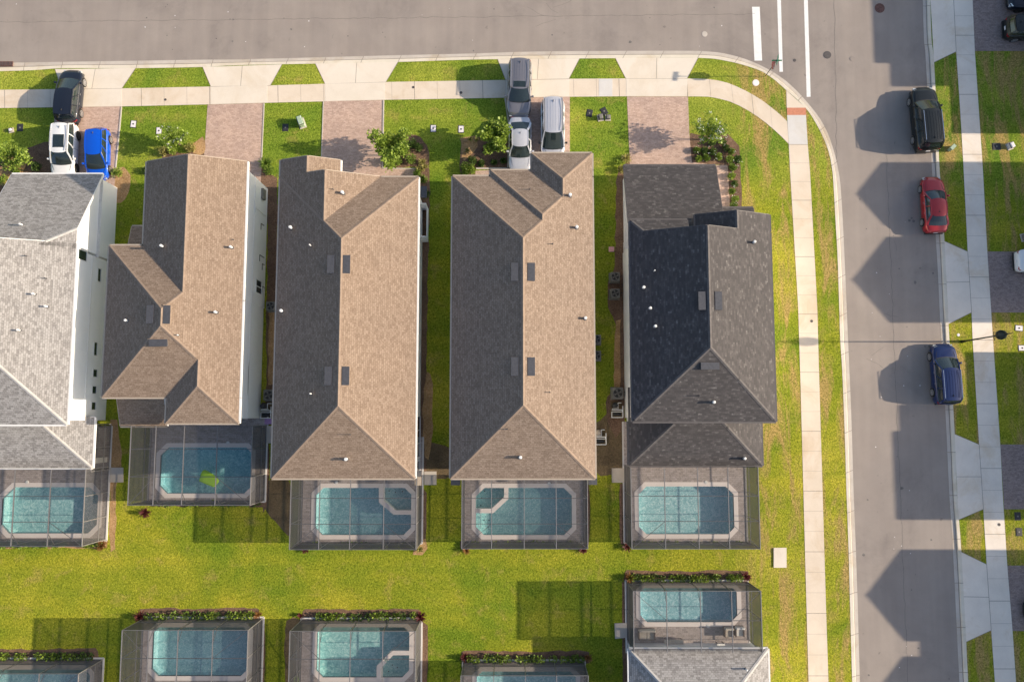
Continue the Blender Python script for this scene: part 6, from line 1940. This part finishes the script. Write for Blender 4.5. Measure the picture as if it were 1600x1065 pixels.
    hb = [(X(tf) + .10 * (1 - (c) ** 2), c * hwid(tf) * .84, lerp_tab(P['belt'], tf) * H + .045 * (1 - c * c) + .004) for c in (-1, -.5, 0, .5, 1)]
    for a, b in zip(hb, hb[1:]): mb.beam(a, b, .05, .02)
    mb.build("cowl", M['black'], root)
    mb = MB()
    for sg in (-1, 1):
        ps = [(X(t), sg * hwid(t) * f, lerp_tab(P['belt'], t) * H + .018) for t, f in ((tf + .02, .80), (.85, .70), (.95, .60))]
        for a, b in zip(ps, ps[1:]): mb.beam(a, b, .012, .012)
    mb.build("bonnet_seam", M['black'], root)
    mb = MB(); zt_ = lerp_tab(P['belt'], .98) * H
    mb.box(X(.985), -hw * .42, zt_ - .32, X(1.004), hw * .42, zt_ - .08); mb.build("front_grille", M['black'], root)
    mb = MB(); mb.box(X(-.006), -.16, .58, X(.01), .16, .74); mb.build("number_plate", M['lid'], root)
    mb = MB(); mb.box(X(-.008), -hw * .80, .26, X(.04), hw * .80, .42); mb.build("rear_bumper", M['black'], root)
    for i, off in enumerate((-.25, .22)):
        mb = MB(); mb.beam((X(gb1) - .05, off, basez(gb1) + .09), (X(gb1) - .20, off + .38, basez(gb1) + .20), .014); mb.build("wiper", M['black'], root)
    return root
PB = lambda n, c, m=.3: m_carpaint(n, c, m)
blk = PB("black paint", (0.012, 0.016, 0.028)); blk2 = PB("black green paint", (0.012, 0.014, 0.014))
wht = PB("white paint", (0.78, 0.78, 0.78), 0.0); blu = PB("bright blue paint", (0.0, 0.09, 0.62), .1); navy = PB("navy paint", (0.008, 0.02, 0.085), .3)
gry = PB("grey paint", (0.26, 0.25, 0.27), .5); red = PB("red paint", (0.38, 0.012, 0.016), .4); slv = PB("silver white paint", (0.62, 0.62, 0.66), .35)
car("black crossover parked across the sidewalk, nose to the top street", 116, 155, 90 - 2.5, 4.45, 1.88, 1.62, 'hatch', blk, zg=.014, chrome=True)
car("white crossover with a dark glass roof panel under the pale grey eave", 108, 240.5, -90, 4.6, 1.88, 1.62, 'suv', wht, zg=.012, sunroof=(.27, .50, .62), rim='rimd', rails='rim')
car("bright blue hatchback parked beside the white crossover", 159.5, 245, -90 + 1.5, 4.25, 1.76, 1.52, 'hatch', blu, zg=.012)
car("dark grey truck like car with a sunroof parked across the sidewalk", 811.5, 144.5, -90 - 1.5, 4.85, 1.96, 1.80, 'suv', gry, zg=.014, sunroof=(.46, .56, .66), rails='rim', cat="car")
car("silver white saloon half under the roof, behind the dark grey car", 812.5, 232, -90, 4.65, 1.84, 1.46, 'sedan', slv, zg=.012)
car("silver white minivan parked beside the saloon", 863, 206, -90, 4.95, 1.95, 1.75, 'van', slv, zg=.012, rails='black')
car("large black car with chrome roof rails and a long shadow on the side street", 1438.5, 191, 90 + 2.5, 5.35, 2.04, 1.90, 'suv', blk2, rails='chrome', chrome=True, wb=3.25)
car("red saloon parked on the shaded side of the side street", 1452.5, 323, 90 + .5, 4.65, 1.82, 1.45, 'sedan', red, chrome=True)
car("navy blue crossover parked near the street lamp", 1469, 584.5, 90 + 1.5, 4.8, 1.92, 1.72, 'suv', navy, chrome=True, rails='chrome')
car("black car showing only its front in the topmost far driveway", 1612, 4, 180, 4.8, 1.88, 1.62, 'suv', blk, zg=.012, rim='rimd')
car("black crossover showing its rear wheel in the topmost far driveway", 1605, 50, 0, 4.5, 1.86, 1.65, 'hatch', blk2, zg=.012)
car("white saloon cut by the photo edge in the middle far driveway", 1624, 410, 0, 4.6, 1.82, 1.46, 'sedan', wht, zg=.012)
car("black car barely showing in the lowest far driveway", 1641, 951, 180, 4.6, 1.82, 1.5, 'sedan', blk, zg=.012)

# litter and cracks on the road
mb = MB(); rr = random.Random(3)
for k in range(60):
    px, py = (rr.uniform(0, 1150), rr.uniform(2, 78)) if k < 28 else (rr.uniform(1345, 1440), rr.uniform(280, 1060))
    x, y = G(px, py, ZR); s_ = rr.uniform(.02, .06); a = rr.uniform(0, 3)
    mb.face([(x + s_ * math.cos(a + q * 1.57) * rr.uniform(.6, 1.3), y + s_ * math.sin(a + q * 1.57), ZR + .008) for q in range(4)], 0 if rr.random() < .5 else 1)
tag(mb.build("road_litter", [M['lid'], M['iron']]), "scattered specks and leaves on the road surface", "litter", kind='stuff')
